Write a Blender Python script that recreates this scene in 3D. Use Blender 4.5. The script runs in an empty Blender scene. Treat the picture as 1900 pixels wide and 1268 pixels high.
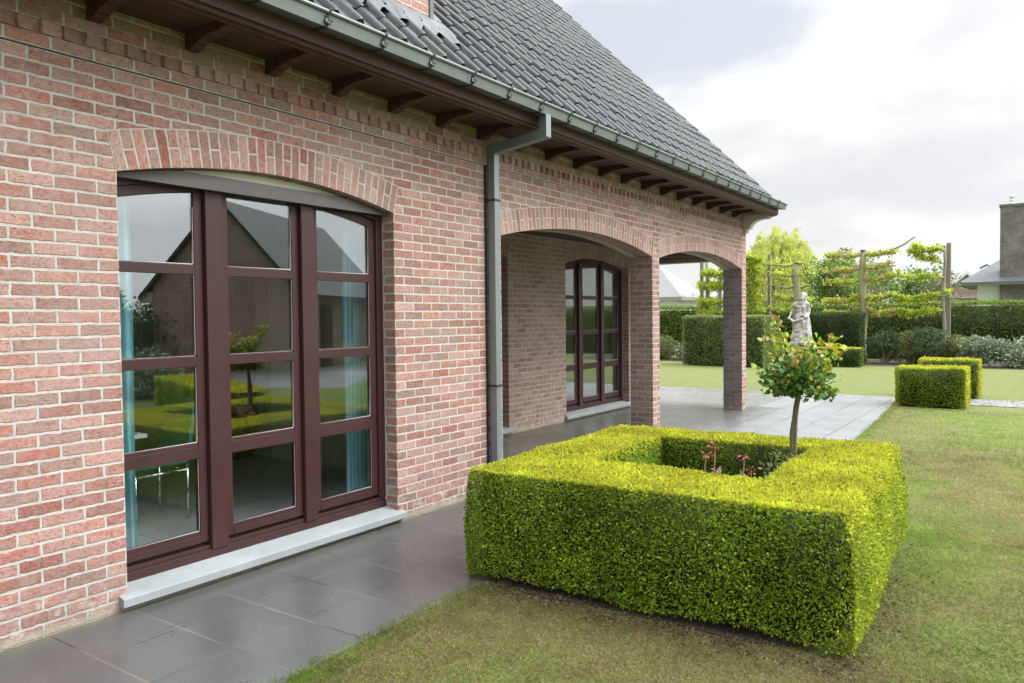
import bpy, bmesh, math, random
import numpy as np
from mathutils import Vector, Matrix
PI = math.pi
scene = bpy.context.scene
COL = scene.collection

# ------------------------------------------------------------------ helpers
def link(o, parent=None):
    COL.objects.link(o)
    if parent is not None:
        o.parent = parent
        if parent.type == 'EMPTY' or True:
            o.matrix_parent_inverse = parent.matrix_basis.inverted()
    return o

def tag(o, label=None, cat=None, group=None, kind=None):
    if label: o['label'] = label
    if cat: o['category'] = cat
    if group: o['group'] = group
    if kind: o['kind'] = kind
    return o

def empty(name, loc=(0, 0, 0), label=None, cat=None, group=None):
    o = bpy.data.objects.new(name, None)
    o.location = loc
    o.empty_display_size = 0.2
    COL.objects.link(o)
    bpy.context.view_layer.update()
    return tag(o, label, cat, group)

class MB:
    """collects polygons with uvs and material slots, builds one mesh object"""
    def __init__(s):
        s.v = []; s.f = []; s.uv = []; s.mi = []
    def poly(s, pts, mi=0, uv=None):
        b = len(s.v); s.v.extend([tuple(p) for p in pts])
        s.f.append(tuple(range(b, b + len(pts)))); s.mi.append(mi)
        if uv is None:
            p = [Vector(q) for q in pts]
            n = (p[1] - p[0]).cross(p[2] - p[0])
            ax = max(range(3), key=lambda i: abs(n[i]))
            if ax == 0: uv = [(q[1], q[2]) for q in pts]
            elif ax == 1: uv = [(q[0], q[2]) for q in pts]
            else: uv = [(q[1], q[0]) for q in pts]
        s.uv.extend(uv)
    def box(s, x0, x1, y0, y1, z0, z1, mi=0, M=None, uvf=None, skip=''):
        c = [(x0,y0,z0),(x1,y0,z0),(x1,y1,z0),(x0,y1,z0),(x0,y0,z1),(x1,y0,z1),(x1,y1,z1),(x0,y1,z1)]
        fs = {'b':(0,3,2,1),'t':(4,5,6,7),'f':(0,1,5,4),'r':(1,2,6,5),'k':(2,3,7,6),'l':(3,0,4,7)}
        for k, f in fs.items():
            if k in skip: continue
            p = [c[i] for i in f]
            uv = [uvf(q, k) for q in p] if uvf else None
            if M is not None: p = [tuple(M @ Vector(q)) for q in p]
            s.poly(p, mi, uv)
    def prism_y(s, prof, y0, y1, mi=0):
        """profile list of (x,z), counter-clockwise seen from -y, extruded along y"""
        n = len(prof)
        for i in range(n):
            a, b = prof[i], prof[(i + 1) % n]
            s.poly([(a[0],y0,a[1]),(b[0],y0,b[1]),(b[0],y1,b[1]),(a[0],y1,a[1])][::-1], mi)
        s.poly([(p[0],y0,p[1]) for p in prof], mi)
        s.poly([(p[0],y1,p[1]) for p in prof][::-1], mi)
    def prism_x(s, prof, x0, x1, mi=0):
        """profile list of (y,z), counter-clockwise seen from +x"""
        n = len(prof)
        for i in range(n):
            a, b = prof[i], prof[(i + 1) % n]
            s.poly([(x1,a[0],a[1]),(x1,b[0],b[1]),(x0,b[0],b[1]),(x0,a[0],a[1])][::-1], mi)
        s.poly([(x1,p[0],p[1]) for p in prof], mi)
        s.poly([(x0,p[0],p[1]) for p in prof][::-1], mi)
    def tube(s, pts, rad, n=8, mi=0, cap=True):
        pts = [Vector(p) for p in pts]
        if not isinstance(rad, (list, tuple)): rad = [rad] * len(pts)
        rings = []
        up = Vector((0.03, 0.07, 1)).normalized()
        for i, p in enumerate(pts):
            d = (pts[min(i+1, len(pts)-1)] - pts[max(i-1, 0)]).normalized()
            u = up if abs(d.dot(up)) < .95 else Vector((1, .1, 0)).normalized()
            a = d.cross(u).normalized(); b = d.cross(a).normalized()
            rings.append([p + (a*math.cos(2*PI*k/n) + b*math.sin(2*PI*k/n))*rad[i] for k in range(n)])
        base = len(s.v)
        for r in rings: s.v.extend([tuple(q) for q in r])
        for i in range(len(rings)-1):
            for k in range(n):
                k2 = (k+1) % n
                f = (base+i*n+k, base+i*n+k2, base+(i+1)*n+k2, base+(i+1)*n+k)
                s.f.append(f); s.mi.append(mi)
                s.uv.extend([(k/n, i*.1), ((k+1)/n, i*.1), ((k+1)/n, (i+1)*.1), (k/n, (i+1)*.1)])
        if cap:
            for i, rev in ((0, False), (len(rings)-1, True)):
                f = tuple(base+i*n+k for k in range(n))
                s.f.append(f[::-1] if not rev else f); s.mi.append(mi)
                s.uv.extend([(0, 0)]*n)
    def build(s, name, mats, parent=None, smooth=False, bevel=0.0):
        me = bpy.data.meshes.new(name)
        me.from_pydata(s.v, [], s.f)
        if not isinstance(mats, (list, tuple)): mats = [mats]
        for m in mats: me.materials.append(m)
        me.polygons.foreach_set('material_index', s.mi)
        uvl = me.uv_layers.new(name='UVMap')
        uvl.data.foreach_set('uv', np.array(s.uv, dtype=np.float32).ravel())
        if smooth: me.polygons.foreach_set('use_smooth', [True]*len(me.polygons))
        if bevel:
            bm = bmesh.new(); bm.from_mesh(me)
            bmesh.ops.remove_doubles(bm, verts=bm.verts, dist=1e-5)
            es = [e for e in bm.edges if len(e.link_faces) == 2 and e.calc_face_angle(0) > .6]
            bmesh.ops.bevel(bm, geom=es, offset=bevel, segments=2, affect='EDGES', profile=.6)
            bm.to_mesh(me); bm.free()
        me.update()
        o = bpy.data.objects.new(name, me)
        return link(o, parent)

def npmesh(name, V, F, mats, parent=None, col=None, mi=None, smooth=False):
    """V (n,3) float, F (m,k) int - fast mesh from arrays, optional per-vertex colour"""
    me = bpy.data.meshes.new(name)
    V = np.ascontiguousarray(V, dtype=np.float32); F = np.ascontiguousarray(F, dtype=np.int32)
    m, k = F.shape
    me.vertices.add(len(V)); me.vertices.foreach_set('co', V.ravel())
    me.loops.add(m*k); me.loops.foreach_set('vertex_index', F.ravel())
    me.polygons.add(m)
    me.polygons.foreach_set('loop_start', np.arange(0, m*k, k, dtype=np.int32))
    if not isinstance(mats, (list, tuple)): mats = [mats]
    for q in mats: me.materials.append(q)
    if mi is not None: me.polygons.foreach_set('material_index', np.asarray(mi, dtype=np.int32))
    if smooth: me.polygons.foreach_set('use_smooth', np.ones(m, dtype=bool))
    me.update(calc_edges=True)
    if col is not None:
        a = me.color_attributes.new('Col', 'FLOAT_COLOR', 'POINT')
        c = np.ones((len(V), 4), dtype=np.float32); c[:, :3] = col
        a.data.foreach_set('color', c.ravel())
    me.validate()
    o = bpy.data.objects.new(name, me)
    return link(o, parent)

# ------------------------------------------------------------------ node helpers
class NT:
    def __init__(s, name):
        s.m = bpy.data.materials.new(name); s.m.use_nodes = True
        s.t = s.m.node_tree; s.t.nodes.clear()
        s.out = s.n('ShaderNodeOutputMaterial')
    def n(s, typ, **kw):
        nd = s.t.nodes.new(typ)
        for k, v in kw.items():
            if hasattr(nd, k): setattr(nd, k, v)
        return nd
    def set(s, nd, i, v):
        if isinstance(v, bpy.types.NodeSocket): s.t.links.new(v, nd.inputs[i])
        elif v is not None:
            nd.inputs[i].default_value = v
    def math(s, op, a, b=None, c=None, clamp=False):
        nd = s.n('ShaderNodeMath', operation=op, use_clamp=clamp)
        s.set(nd, 0, a); s.set(nd, 1, b)
        if c is not None: s.set(nd, 2, c)
        return nd.outputs[0]
    def mapr(s, v, a, b, c=0., d=1., smooth=False):
        nd = s.n('ShaderNodeMapRange')
        if smooth: nd.interpolation_type = 'SMOOTHSTEP'
        s.set(nd, 0, v); s.set(nd, 1, a); s.set(nd, 2, b); s.set(nd, 3, c); s.set(nd, 4, d)
        return nd.outputs[0]
    def mix(s, f, a, b, mode='MIX'):
        nd = s.n('ShaderNodeMix', data_type='RGBA', blend_type=mode)
        s.set(nd, 0, f); s.set(nd, 6, rgba(a)); s.set(nd, 7, rgba(b))
        return nd.outputs[2]
    def noise(s, vec, scale, detail=3, rough=.55, dist=0., out=0):
        nd = s.n('ShaderNodeTexNoise')
        s.set(nd, 'Vector', vec); s.set(nd, 'Scale', scale); s.set(nd, 'Detail', detail)
        s.set(nd, 'Roughness', rough); s.set(nd, 'Distortion', dist)
        return nd.outputs[out]
    def mapping(s, vec, loc=(0,0,0), rot=(0,0,0), scale=(1,1,1)):
        nd = s.n('ShaderNodeMapping')
        s.set(nd, 0, vec); s.set(nd, 1, loc); s.set(nd, 2, rot); s.set(nd, 3, scale)
        return nd.outputs[0]
    def uv(s): return s.n('ShaderNodeTexCoord').outputs['UV']
    def obj(s): return s.n('ShaderNodeTexCoord').outputs['Object']
    def pos(s): return s.n('ShaderNodeNewGeometry').outputs['Position']
    def ramp(s, f, stops, interp='LINEAR'):
        nd = s.n('ShaderNodeValToRGB'); nd.color_ramp.interpolation = interp
        e = nd.color_ramp.elements
        while len(e) > 1: e.remove(e[-1])
        e[0].position = stops[0][0]; e[0].color = rgba(stops[0][1])
        for p, c in stops[1:]:
            q = e.new(p); q.color = rgba(c)
        s.set(nd, 0, f)
        return nd.outputs[0]
    def bump(s, h, strength=.5, dist=.01, normal=None):
        nd = s.n('ShaderNodeBump'); s.set(nd, 'Height', h)
        s.set(nd, 'Strength', strength); s.set(nd, 'Distance', dist)
        if normal is not None: s.set(nd, 'Normal', normal)
        return nd.outputs[0]
    def princ(s, color=(.5,.5,.5), rough=.5, metal=0., normal=None, spec=.5, **kw):
        nd = s.n('ShaderNodeBsdfPrincipled')
        s.set(nd, 'Base Color', rgba(color)); s.set(nd, 'Roughness', rough); s.set(nd, 'Metallic', metal)
        s.set(nd, 'Specular IOR Level', spec)
        if normal is not None: s.set(nd, 'Normal', normal)
        for k, v in kw.items(): s.set(nd, k, v)
        return nd.outputs[0]
    def done(s, sh):
        s.t.links.new(sh, s.out.inputs[0]); return s.m

def rgba(c):
    if isinstance(c, bpy.types.NodeSocket): return c
    if isinstance(c, (int, float)): return (c, c, c, 1)
    return tuple(c) if len(c) == 4 else (c[0], c[1], c[2], 1)

BL, BH = .2172, .0693      # brick pitch along and up
PAL = [(0, (.42,.225,.19)), (.15, (.38,.20,.165)), (.29, (.36,.205,.17)), (.41, (.47,.305,.265)),
       (.54, (.37,.155,.13)), (.61, (.34,.245,.205)), (.70, (.41,.25,.215)), (.83, (.38,.265,.23)), (.93, (.32,.175,.145))]
def brick_mat(name, pal=PAL, mortar=(.53,.51,.47), ring=False, sat=1.08, val=.86, L=BL, H=BH, mj=.0142):
    t = NT(name)
    uv = t.uv()
    pos = t.pos()
    wob = t.n('ShaderNodeVectorMath', operation='SUBTRACT')
    t.set(wob, 0, t.noise(pos, 22, 3, .6, out=1)); wob.inputs[1].default_value = (.5,.5,.5)
    wob2 = t.n('ShaderNodeVectorMath', operation='SCALE'); t.set(wob2, 0, wob.outputs[0]); wob2.inputs[3].default_value = .016 if not ring else .012
    if ring:
        # u counts voussoirs, v 0..1 across the ring: scale wobble to these units
        sc = t.n('ShaderNodeVectorMath', operation='MULTIPLY'); t.set(sc, 0, wob2.outputs[0]); sc.inputs[1].default_value = (1/.0693, 1/.222, 1)
        wsrc = sc.outputs[0]
    else:
        wsrc = wob2.outputs[0]
    ad = t.n('ShaderNodeVectorMath', operation='ADD'); t.set(ad, 0, uv); t.set(ad, 1, wsrc)
    sp = t.n('ShaderNodeSeparateXYZ'); t.set(sp, 0, ad.outputs[0])
    u, v = sp.outputs[0], sp.outputs[1]
    if not ring:
        vr = t.math('DIVIDE', v, H); row = t.math('FLOOR', vr); fy = t.math('FRACT', vr)
        par = t.math('FLOORED_MODULO', row, 2.)
        uu = t.math('ADD', t.math('DIVIDE', u, L), t.math('MULTIPLY', par, .5))
        col = t.math('FLOOR', uu); fx = t.math('FRACT', uu)
        dx = t.math('MULTIPLY', t.math('MINIMUM', fx, t.math('SUBTRACT', 1., fx)), L)
        dy = t.math('MULTIPLY', t.math('MINIMUM', fy, t.math('SUBTRACT', 1., fy)), H)
        d = t.math('MINIMUM', dx, dy)
    else:
        col = t.math('FLOOR', u); fx = t.math('FRACT', u)
        par = t.math('FLOORED_MODULO', col, 2.)
        row = t.math('MULTIPLY', t.math('FLOOR', t.math('MULTIPLY', v, 2.)), par)
        dx = t.math('MULTIPLY', t.math('MINIMUM', fx, t.math('SUBTRACT', 1., fx)), .0693)
        dm = t.math('ADD', t.math('MULTIPLY', t.math('ABSOLUTE', t.math('SUBTRACT', v, .5)), .222), t.math('SUBTRACT', 1., par))
        do = t.math('MULTIPLY', t.math('SUBTRACT', 1., v), .222)
        d = t.math('MINIMUM', dx, t.math('MINIMUM', dm, do))
        mj = .0130
    mask = t.mapr(d, mj/2-.0016, mj/2+.0016, smooth=True)
    cb = t.n('ShaderNodeCombineXYZ'); t.set(cb, 0, col); t.set(cb, 1, row)
    wn = t.n('ShaderNodeTexWhiteNoise', noise_dimensions='2D'); t.set(wn, 0, cb.outputs[0])
    rnd = wn.outputs[0]; rcol = t.n('ShaderNodeSeparateXYZ'); t.set(rcol, 0, wn.outputs[1])
    base = t.ramp(rnd, pal, 'CONSTANT')
    # sandy pale smears and dark folds inside each brick
    stretch = t.mapping(uv, scale=(26, 70, 1)) if not ring else t.mapping(uv, scale=(4, 6, 1))
    off = t.n('ShaderNodeVectorMath', operation='MULTIPLY_ADD'); t.set(off, 0, cb.outputs[0]); off.inputs[1].default_value = (7.3, 3.1, 0); t.set(off, 2, stretch)
    n1 = t.noise(off.outputs[0], .55, 4, .62, 1.2)
    n2 = t.noise(off.outputs[0], 1.6, 5, .7, .6)
    smear = t.math('MULTIPLY', t.mapr(n1, .47, .72), t.mapr(rcol.outputs[1], .15, 1., .1, .75))
    c = t.mix(smear, base, (.52,.38,.33))
    n3 = t.noise(pos, 48, 4, .65, .8); n4 = t.noise(pos, 15, 4, .6, 1.)
    c = t.mix(t.mapr(n4, .40, .68, 0, .55), c, (.50,.355,.31))
    c = t.mix(t.mapr(n3, .50, .68, 0, .72), c, (.19,.09,.065))
    c = t.mix(t.mapr(n2, .54, .72, 0, .72), c, (.16,.07,.05))
    c = t.mix(t.mapr(t.noise(off.outputs[0], 2.6, 3, .7), .57, .72, 0, .55), c, (.44,.15,.085))
    val2 = t.mapr(rcol.outputs[2], 0, 1, .80, 1.18)
    c = t.mix(1., c, t.n('ShaderNodeCombineColor').outputs[0], 'MULTIPLY') if False else c
    hsv = t.n('ShaderNodeHueSaturation'); t.set(hsv, 'Value', t.math('MULTIPLY', val2, val)); t.set(hsv, 'Saturation', sat); t.set(hsv, 'Color', c)
    c = hsv.outputs[0]
    mcol = t.mix(t.mapr(t.noise(pos, 9, 5, .65), .35, .7), mortar, tuple(q*.74 for q in mortar))
    c = t.mix(mask, mcol, c)
    # weathering: greenish bloom high up, salts low down, wide tone drift
    pz = t.n('ShaderNodeSeparateXYZ'); t.set(pz, 0, pos)
    big = t.noise(pos, 1.1, 4, .6)
    salt = t.math('MULTIPLY', t.mapr(pz.outputs[2], .30, .03, 0, 1), t.mapr(t.noise(pos, 14, 5, .7), .52, .60))
    c = t.mix(t.math('MULTIPLY', salt, .75), c, (.55,.53,.48))
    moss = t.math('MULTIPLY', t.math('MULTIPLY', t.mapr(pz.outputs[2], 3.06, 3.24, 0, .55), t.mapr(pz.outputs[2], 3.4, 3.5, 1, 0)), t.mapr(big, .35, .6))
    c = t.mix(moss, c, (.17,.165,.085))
    foot = t.math('MULTIPLY', t.mapr(t.math('ADD', pz.outputs[2], t.math('MULTIPLY', t.noise(pos, 16, 4, .7), .05)), .085, .055, 0, 1), .85)
    c = t.mix(foot, c, (.36,.33,.27))
    splash = t.math('MULTIPLY', t.mapr(t.math('ADD', pz.outputs[2], t.math('MULTIPLY', t.math('SUBTRACT', big, .5), .5)), .42, .04, 0, .45), t.mapr(t.noise(pos, 5, 5, .7), .3, .65))
    c = t.mix(splash, c, (.19,.15,.115))
    bloom = t.math('MULTIPLY', t.mapr(big, .45, .75, 0, .28), t.mapr(pz.outputs[2], .4, 1.2))
    c = t.mix(bloom, c, (.50,.43,.40))
    h = t.math('ADD', t.math('MULTIPLY', mask, 1.), t.math('ADD', t.math('MULTIPLY', t.math('SUBTRACT', n2, .5), .9), t.math('MULTIPLY', t.math('SUBTRACT', n3, .5), .6)))
    nrm = t.bump(h, .8, .009)
    return t.done(t.princ(c, .9, normal=nrm, spec=.25))

def flat_mat(name, color, rough=.5, metal=0., noise=0., nscale=20, bump=0., spec=.5, dark=.7):
    t = NT(name); p = t.obj()
    c = color
    if noise:
        c = t.mix(t.mapr(t.noise(p, nscale, 5, .6), .3, .75, 0, noise), color, tuple(q*dark for q in color[:3]))
    nr = t.bump(t.noise(p, nscale*2, 4, .6), bump, .004) if bump else None
    rg = t.mapr(t.noise(p, nscale*.7, 3, .5), .3, .7, rough*.85, min(1, rough*1.2)) if noise else rough
    return t.done(t.princ(c, rg, metal, nr, spec))

def leaf_mat(name, trans=.3, rough=.5, vary=.25, spec=.4, gain=1.22):
    t = NT(name)
    a = t.n('ShaderNodeAttribute', attribute_name='Col')
    n = t.noise(t.pos(), 3.0, 3, .6)
    hs = t.n('ShaderNodeHueSaturation'); t.set(hs, 'Color', a.outputs[0]); t.set(hs, 'Value', t.mapr(n, .3, .7, gain*(1-vary), gain*(1+vary)))
    c = hs.outputs[0]
    pr = t.princ(c, rough, spec=spec)
    tr = t.n('ShaderNodeBsdfTranslucent'); t.set(tr, 0, c)
    mx = t.n('ShaderNodeMixShader'); t.set(mx, 0, trans); t.set(mx, 1, pr); t.set(mx, 2, tr.outputs[0])
    return t.done(mx.outputs[0])

# ------------------------------------------------------------------ materials
M = {}
M['brick'] = brick_mat('brick')
M['ring'] = brick_mat('brick_ring', ring=True)
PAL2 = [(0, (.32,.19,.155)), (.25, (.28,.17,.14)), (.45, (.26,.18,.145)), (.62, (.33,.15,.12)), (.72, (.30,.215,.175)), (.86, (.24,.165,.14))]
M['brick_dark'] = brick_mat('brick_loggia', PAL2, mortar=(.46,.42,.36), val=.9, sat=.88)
PAL3 = [(0, (.105,.095,.088)), (.3, (.125,.115,.108)), (.6, (.085,.078,.075)), (.8, (.15,.14,.135))]
M['brick_grey'] = brick_mat('brick_grey', PAL3, mortar=(.22,.215,.21), sat=.22, val=.66)
PAL4 = [(0, (.24,.17,.13)), (.3, (.21,.145,.11)), (.6, (.27,.20,.155)), (.8, (.20,.15,.12))]
M['brick_tan'] = brick_mat('brick_tan', PAL4, mortar=(.52,.48,.42), val=1.15)
M['plaster'] = flat_mat('plaster', (.62,.60,.56), .85, noise=.15, nscale=4)
M['white_paint'] = flat_mat('white_paint', (.78,.79,.79), .6, noise=.12, nscale=3)
M['bordeaux'] = flat_mat('window_paint', (.048,.0205,.020), .42, noise=.35, nscale=5, spec=.32)
M['rail_grey'] = flat_mat('shutter_paint', (.082,.070,.071), .42, noise=.15, nscale=8)
M['panel_white'] = flat_mat('panel_white', (.86,.87,.80), .6, noise=.12, nscale=5, dark=.75)
M['rubber'] = flat_mat('window_seal', (.012,.011,.011), .6)
M['spacer'] = flat_mat('pane_edge', (.62,.63,.63), .4, .3)
M['zinc'] = flat_mat('zinc', (.205,.235,.225), .42, .55, noise=.5, nscale=7, dark=.65)
M['pipe'] = flat_mat('zinc_pipe', (.215,.255,.265), .38, .5, noise=.35, nscale=5, dark=.75)
M['iron'] = flat_mat('dark_iron', (.045,.052,.055), .5, .4, noise=.3)
M['lead'] = flat_mat('lead', (.125,.14,.15), .6, .0, noise=.6, nscale=6, bump=.6, dark=.55)
M['chrome'] = flat_mat('chrome', (.75,.75,.75), .15, 1.)
M['soil'] = flat_mat('soil', (.045,.033,.024), .95, noise=.6, nscale=30, bump=1.)
M['stone_sill'] = flat_mat('bluestone', (.285,.315,.325), .6, noise=.75, nscale=5, bump=.2, dark=.66)
M['corner_stone'] = flat_mat('corner_stone', (.50,.44,.37), .75, noise=.4, nscale=6, bump=.2)
M['teal'] = flat_mat('teal_fabric', (.20,.42,.50), .85, noise=.2, nscale=4)
M['teal_seat'] = flat_mat('teal_leather', (.015,.22,.20), .5)
M['beige'] = flat_mat('beige_fabric', (.52,.42,.32), .9, noise=.2, nscale=4)
M['red'] = flat_mat('dark_red', (.16,.012,.016), .5)
M['slate'] = flat_mat('slate', (.115,.125,.135), .55, noise=.4, nscale=3, dark=.8)

def wood_mat():
    t = NT('eave_wood'); p = t.obj()
    n = t.noise(t.mapping(p, scale=(8, 1.2, 8)), 3, 5, .65)
    c = t.mix(n, (.088,.043,.031), (.050,.026,.020))
    c = t.mix(t.mapr(t.noise(p, 1.3, 3), .5, .75, 0, .35), c, (.085,.068,.042))
    s = t.n('ShaderNodeSeparateXYZ'); t.set(s, 0, p)
    fr = t.math('FRACT', t.math('DIVIDE', s.outputs[0], .105))
    gap = t.mapr(t.math('MINIMUM', fr, t.math('SUBTRACT', 1., fr)), .03, .06, 0, 1)
    c = t.mix(gap, tuple(v*.25 for v in (.05,.026,.02)), c)
    return t.done(t.princ(c, .55, normal=t.bump(t.math('ADD', gap, t.math('MULTIPLY', n, .2)), .5, .004), spec=.3))
M['wood'] = wood_mat()

def pane_mat():
    t = NT('window_glass')
    lw = t.n('ShaderNodeLayerWeight'); lw.inputs[0].default_value = .5
    f = t.math('MULTIPLY_ADD', t.math('POWER', lw.outputs['Facing'], 4.), .75, .135)
    tr = t.n('ShaderNodeBsdfTransparent'); tr.inputs[0].default_value = (.95,.985,.97,1)
    gl = t.n('ShaderNodeBsdfGlossy'); gl.inputs['Roughness'].default_value = .0; gl.inputs[0].default_value = (.95,.98,1,1)
    mx = t.n('ShaderNodeMixShader'); t.set(mx, 0, f); t.set(mx, 1, tr.outputs[0]); t.set(mx, 2, gl.outputs[0])
    return t.done(mx.outputs[0])
M['glass'] = pane_mat()

def tile_mat():
    t = NT('roof_tile'); uv = t.uv()
    s = t.n('ShaderNodeSeparateXYZ'); t.set(s, 0, uv)
    cb = t.n('ShaderNodeCombineXYZ'); t.set(cb, 0, t.math('FLOOR', s.outputs[0])); t.set(cb, 1, t.math('FLOOR', s.outputs[1]))
    wn = t.n('ShaderNodeTexWhiteNoise', noise_dimensions='2D'); t.set(wn, 0, cb.outputs[0])
    c = t.ramp(wn.outputs[0], [(0, (.022,.026,.031)), (.35, (.031,.035,.040)), (.65, (.043,.046,.050)), (.85, (.036,.043,.043)), (1, (.05,.05,.05))])
    p = t.pos()
    c = t.mix(t.mapr(t.noise(p, 5, 5, .7), .52, .78, 0, .6), c, (.085,.092,.082))
    c = t.mix(t.mapr(t.noise(p, 40, 3, .7), .60, .72, 0, .6), c, (.17,.175,.16))
    rg = t.mapr(t.noise(p, 11, 3), .3, .7, .14, .28)
    return t.done(t.princ(c, rg, spec=.27, normal=t.bump(t.noise(p, 90, 3), .15, .003)))
M['tile'] = tile_mat()

def paving_mat():
    t = NT('paving'); p = t.pos()
    s = t.n('ShaderNodeSeparateXYZ'); t.set(s, 0, p)
    ux = t.math('DIVIDE', t.math('SUBTRACT', s.outputs[0], .022), .4525)
    uy = t.math('DIVIDE', t.math('SUBTRACT', s.outputs[1], .105), .43)
    fx, fy = t.math('FRACT', ux), t.math('FRACT', uy)
    dx = t.math('MULTIPLY', t.math('MINIMUM', fx, t.math('SUBTRACT', 1., fx)), .4525)
    dy = t.math('MULTIPLY', t.math('MINIMUM', fy, t.math('SUBTRACT', 1., fy)), .43)
    wob = t.math('MULTIPLY', t.math('SUBTRACT', t.noise(p, 18, 2), .5), .003)
    jx = t.mapr(t.math('ADD', dx, wob), t.mapr(s.outputs[1], 6., 9., .0026, .0055), t.mapr(s.outputs[1], 6., 9., .0050, .009))
    jy = t.mapr(t.math('ADD', dy, wob), .0026, .0050)
    cb = t.n('ShaderNodeCombineXYZ'); t.set(cb, 0, t.math('FLOOR', ux)); t.set(cb, 1, t.math('FLOOR', uy))
    wn = t.n('ShaderNodeTexWhiteNoise', noise_dimensions='2D'); t.set(wn, 0, cb.outputs[0])
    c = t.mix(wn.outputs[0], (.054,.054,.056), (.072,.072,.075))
    c = t.mix(t.mapr(t.noise(p, 2.2, 5, .6), .35, .7, 0, .5), c, (.085,.085,.088))
    c = t.mix(t.mapr(t.noise(p, 190, 2, .7), .35, .68, 0, .55), c, (.105,.105,.108))
    c = t.mix(t.mapr(t.noise(p, 3.3, 3, .5), .45, .75, 0, .35), c, (.055,.055,.056))
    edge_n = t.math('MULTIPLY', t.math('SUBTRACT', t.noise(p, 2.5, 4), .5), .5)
    sky_sheen = t.math('MULTIPLY', t.mapr(t.math('ADD', s.outputs[0], edge_n), -.1, .7), t.mapr(t.math('ADD', s.outputs[1], edge_n), 6.3, 8.2))
    sky_sheen = t.math('MAXIMUM', sky_sheen, t.mapr(t.math('ADD', s.outputs[1], edge_n), 13.0, 13.7))
    c = t.mix(sky_sheen, c, t.mix(wn.outputs[0], (.23,.24,.255), (.27,.28,.295)))  # sky reflection on the open terrace put into a paler tile colour
    j = t.noise(p, .9, 2)
    jc = t.mix(t.mapr(j, .45, .55), (.155,.145,.118), (.025,.025,.02))
    jc2 = t.mix(t.mapr(j, .40, .50), (.03,.03,.025), (.13,.12,.098))
    c = t.mix(jx, jc2, c); c = t.mix(jy, jc, c)
    # mossy green strip close to the wall
    ed = t.math('MULTIPLY', t.mapr(s.outputs[0], .10, .02), t.mapr(t.noise(p, 12, 4, .7), .42, .6))
    c = t.mix(t.math('MULTIPLY', ed, .8), c, (.12,.125,.07))
    rg = t.mapr(t.noise(p, 3.5, 4, .6), .3, .7, .25, .36)
    h = t.math('ADD', t.math('MULTIPLY', t.math('MINIMUM', jx, jy), .6), t.math('MULTIPLY', t.noise(p, 9, 3), .5))
    return t.done(t.princ(c, rg, normal=t.bump(h, .12, .003), spec=t.mapr(sky_sheen, 0., 1., .38, .8)))
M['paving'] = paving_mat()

def lawn_mat():
    t = NT('lawn'); p = t.pos()
    n1 = t.noise(p, .55, 5, .62, .4); n2 = t.noise(p, 2.6, 5, .65); n3 = t.noise(p, 26, 4, .7); n4 = t.noise(p, 110, 2, .6)
    s = t.n('ShaderNodeSeparateXYZ'); t.set(s, 0, p)
    c = t.mix(t.mapr(n3, .3, .7), (.125,.180,.034), (.205,.238,.070))
    c = t.mix(t.mapr(n2, .40, .64, 0, .85), c, (.215,.190,.090))
    c = t.mix(t.mapr(n1, .52, .70, 0, .8), c, (.185,.150,.072))
    c = t.mix(t.mapr(n1, .46, .30, 0, .7), c, (.118,.200,.030))
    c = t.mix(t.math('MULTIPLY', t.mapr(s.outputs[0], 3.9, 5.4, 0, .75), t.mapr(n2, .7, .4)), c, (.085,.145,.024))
    worn = t.math('MULTIPLY', t.mapr(s.outputs[1], 4.6, 3.4), t.mapr(s.outputs[0], 4.6, 3.6))
    c = t.mix(t.math('MULTIPLY', worn, t.mapr(t.noise(p, 4., 4, .6), .3, .6, .2, .8)), c, (.135,.105,.052))
    band = t.mapr(t.math('SINE', t.math('MULTIPLY', t.math('ADD', s.outputs[0], t.math('MULTIPLY', s.outputs[1], .04)), 6.2)), -.4, .4, 0, .22, smooth=True)
    c = t.mix(band, c, (.21,.235,.075))
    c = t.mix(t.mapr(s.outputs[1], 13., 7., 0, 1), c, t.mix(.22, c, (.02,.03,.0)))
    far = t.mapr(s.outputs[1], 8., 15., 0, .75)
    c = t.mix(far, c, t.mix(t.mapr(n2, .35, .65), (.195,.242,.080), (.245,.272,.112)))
    c = t.mix(t.mapr(n4, .35, .7, 0, .45), c, (.07,.085,.02))
    h = t.math('ADD', t.math('MULTIPLY', n3, .6), n4)
    return t.done(t.princ(c, .9, normal=t.bump(h, .9, .02), spec=.15))
M['lawn'] = lawn_mat()
M['leaf'] = leaf_mat('leaves', .48, .55)
M['leaf_gloss'] = leaf_mat('leaves_glossy', .22, .34, .15, .5)
M['grass'] = leaf_mat('grass_blades', .5, .6, .3, .15, 1.0)

def bark_mat(name, a, b):
    t = NT(name); p = t.obj()
    n = t.noise(t.mapping(p, scale=(14, 14, 2.5)), 2.2, 5, .65)
    return t.done(t.princ(t.mix(n, a, b), .85, normal=t.bump(n, .7, .012), spec=.2))
M['bark'] = bark_mat('bark', (.36,.35,.20), (.22,.21,.125))
M['bark_grey'] = bark_mat('bark_grey', (.32,.30,.24), (.19,.17,.14))
M['post'] = bark_mat('post_wood', (.28,.265,.21), (.18,.165,.13))
M['rose_bark'] = bark_mat('rose_bark', (.24,.22,.14), (.115,.095,.055))

def statue_mat():
    t = NT('weathered_stone'); p = t.obj()
    n = t.noise(p, 7, 6, .68); m2 = t.noise(p, 22, 4, .6)
    c = t.mix(t.mapr(n, .42, .60), (.62,.61,.60), (.17,.165,.155))
    c = t.mix(t.mapr(m2, .5, .7, 0, .5), c, (.74,.72,.74))
    return t.done(t.princ(c, .85, normal=t.bump(m2, .4, .01), spec=.2))
M['statue'] = statue_mat()

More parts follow.
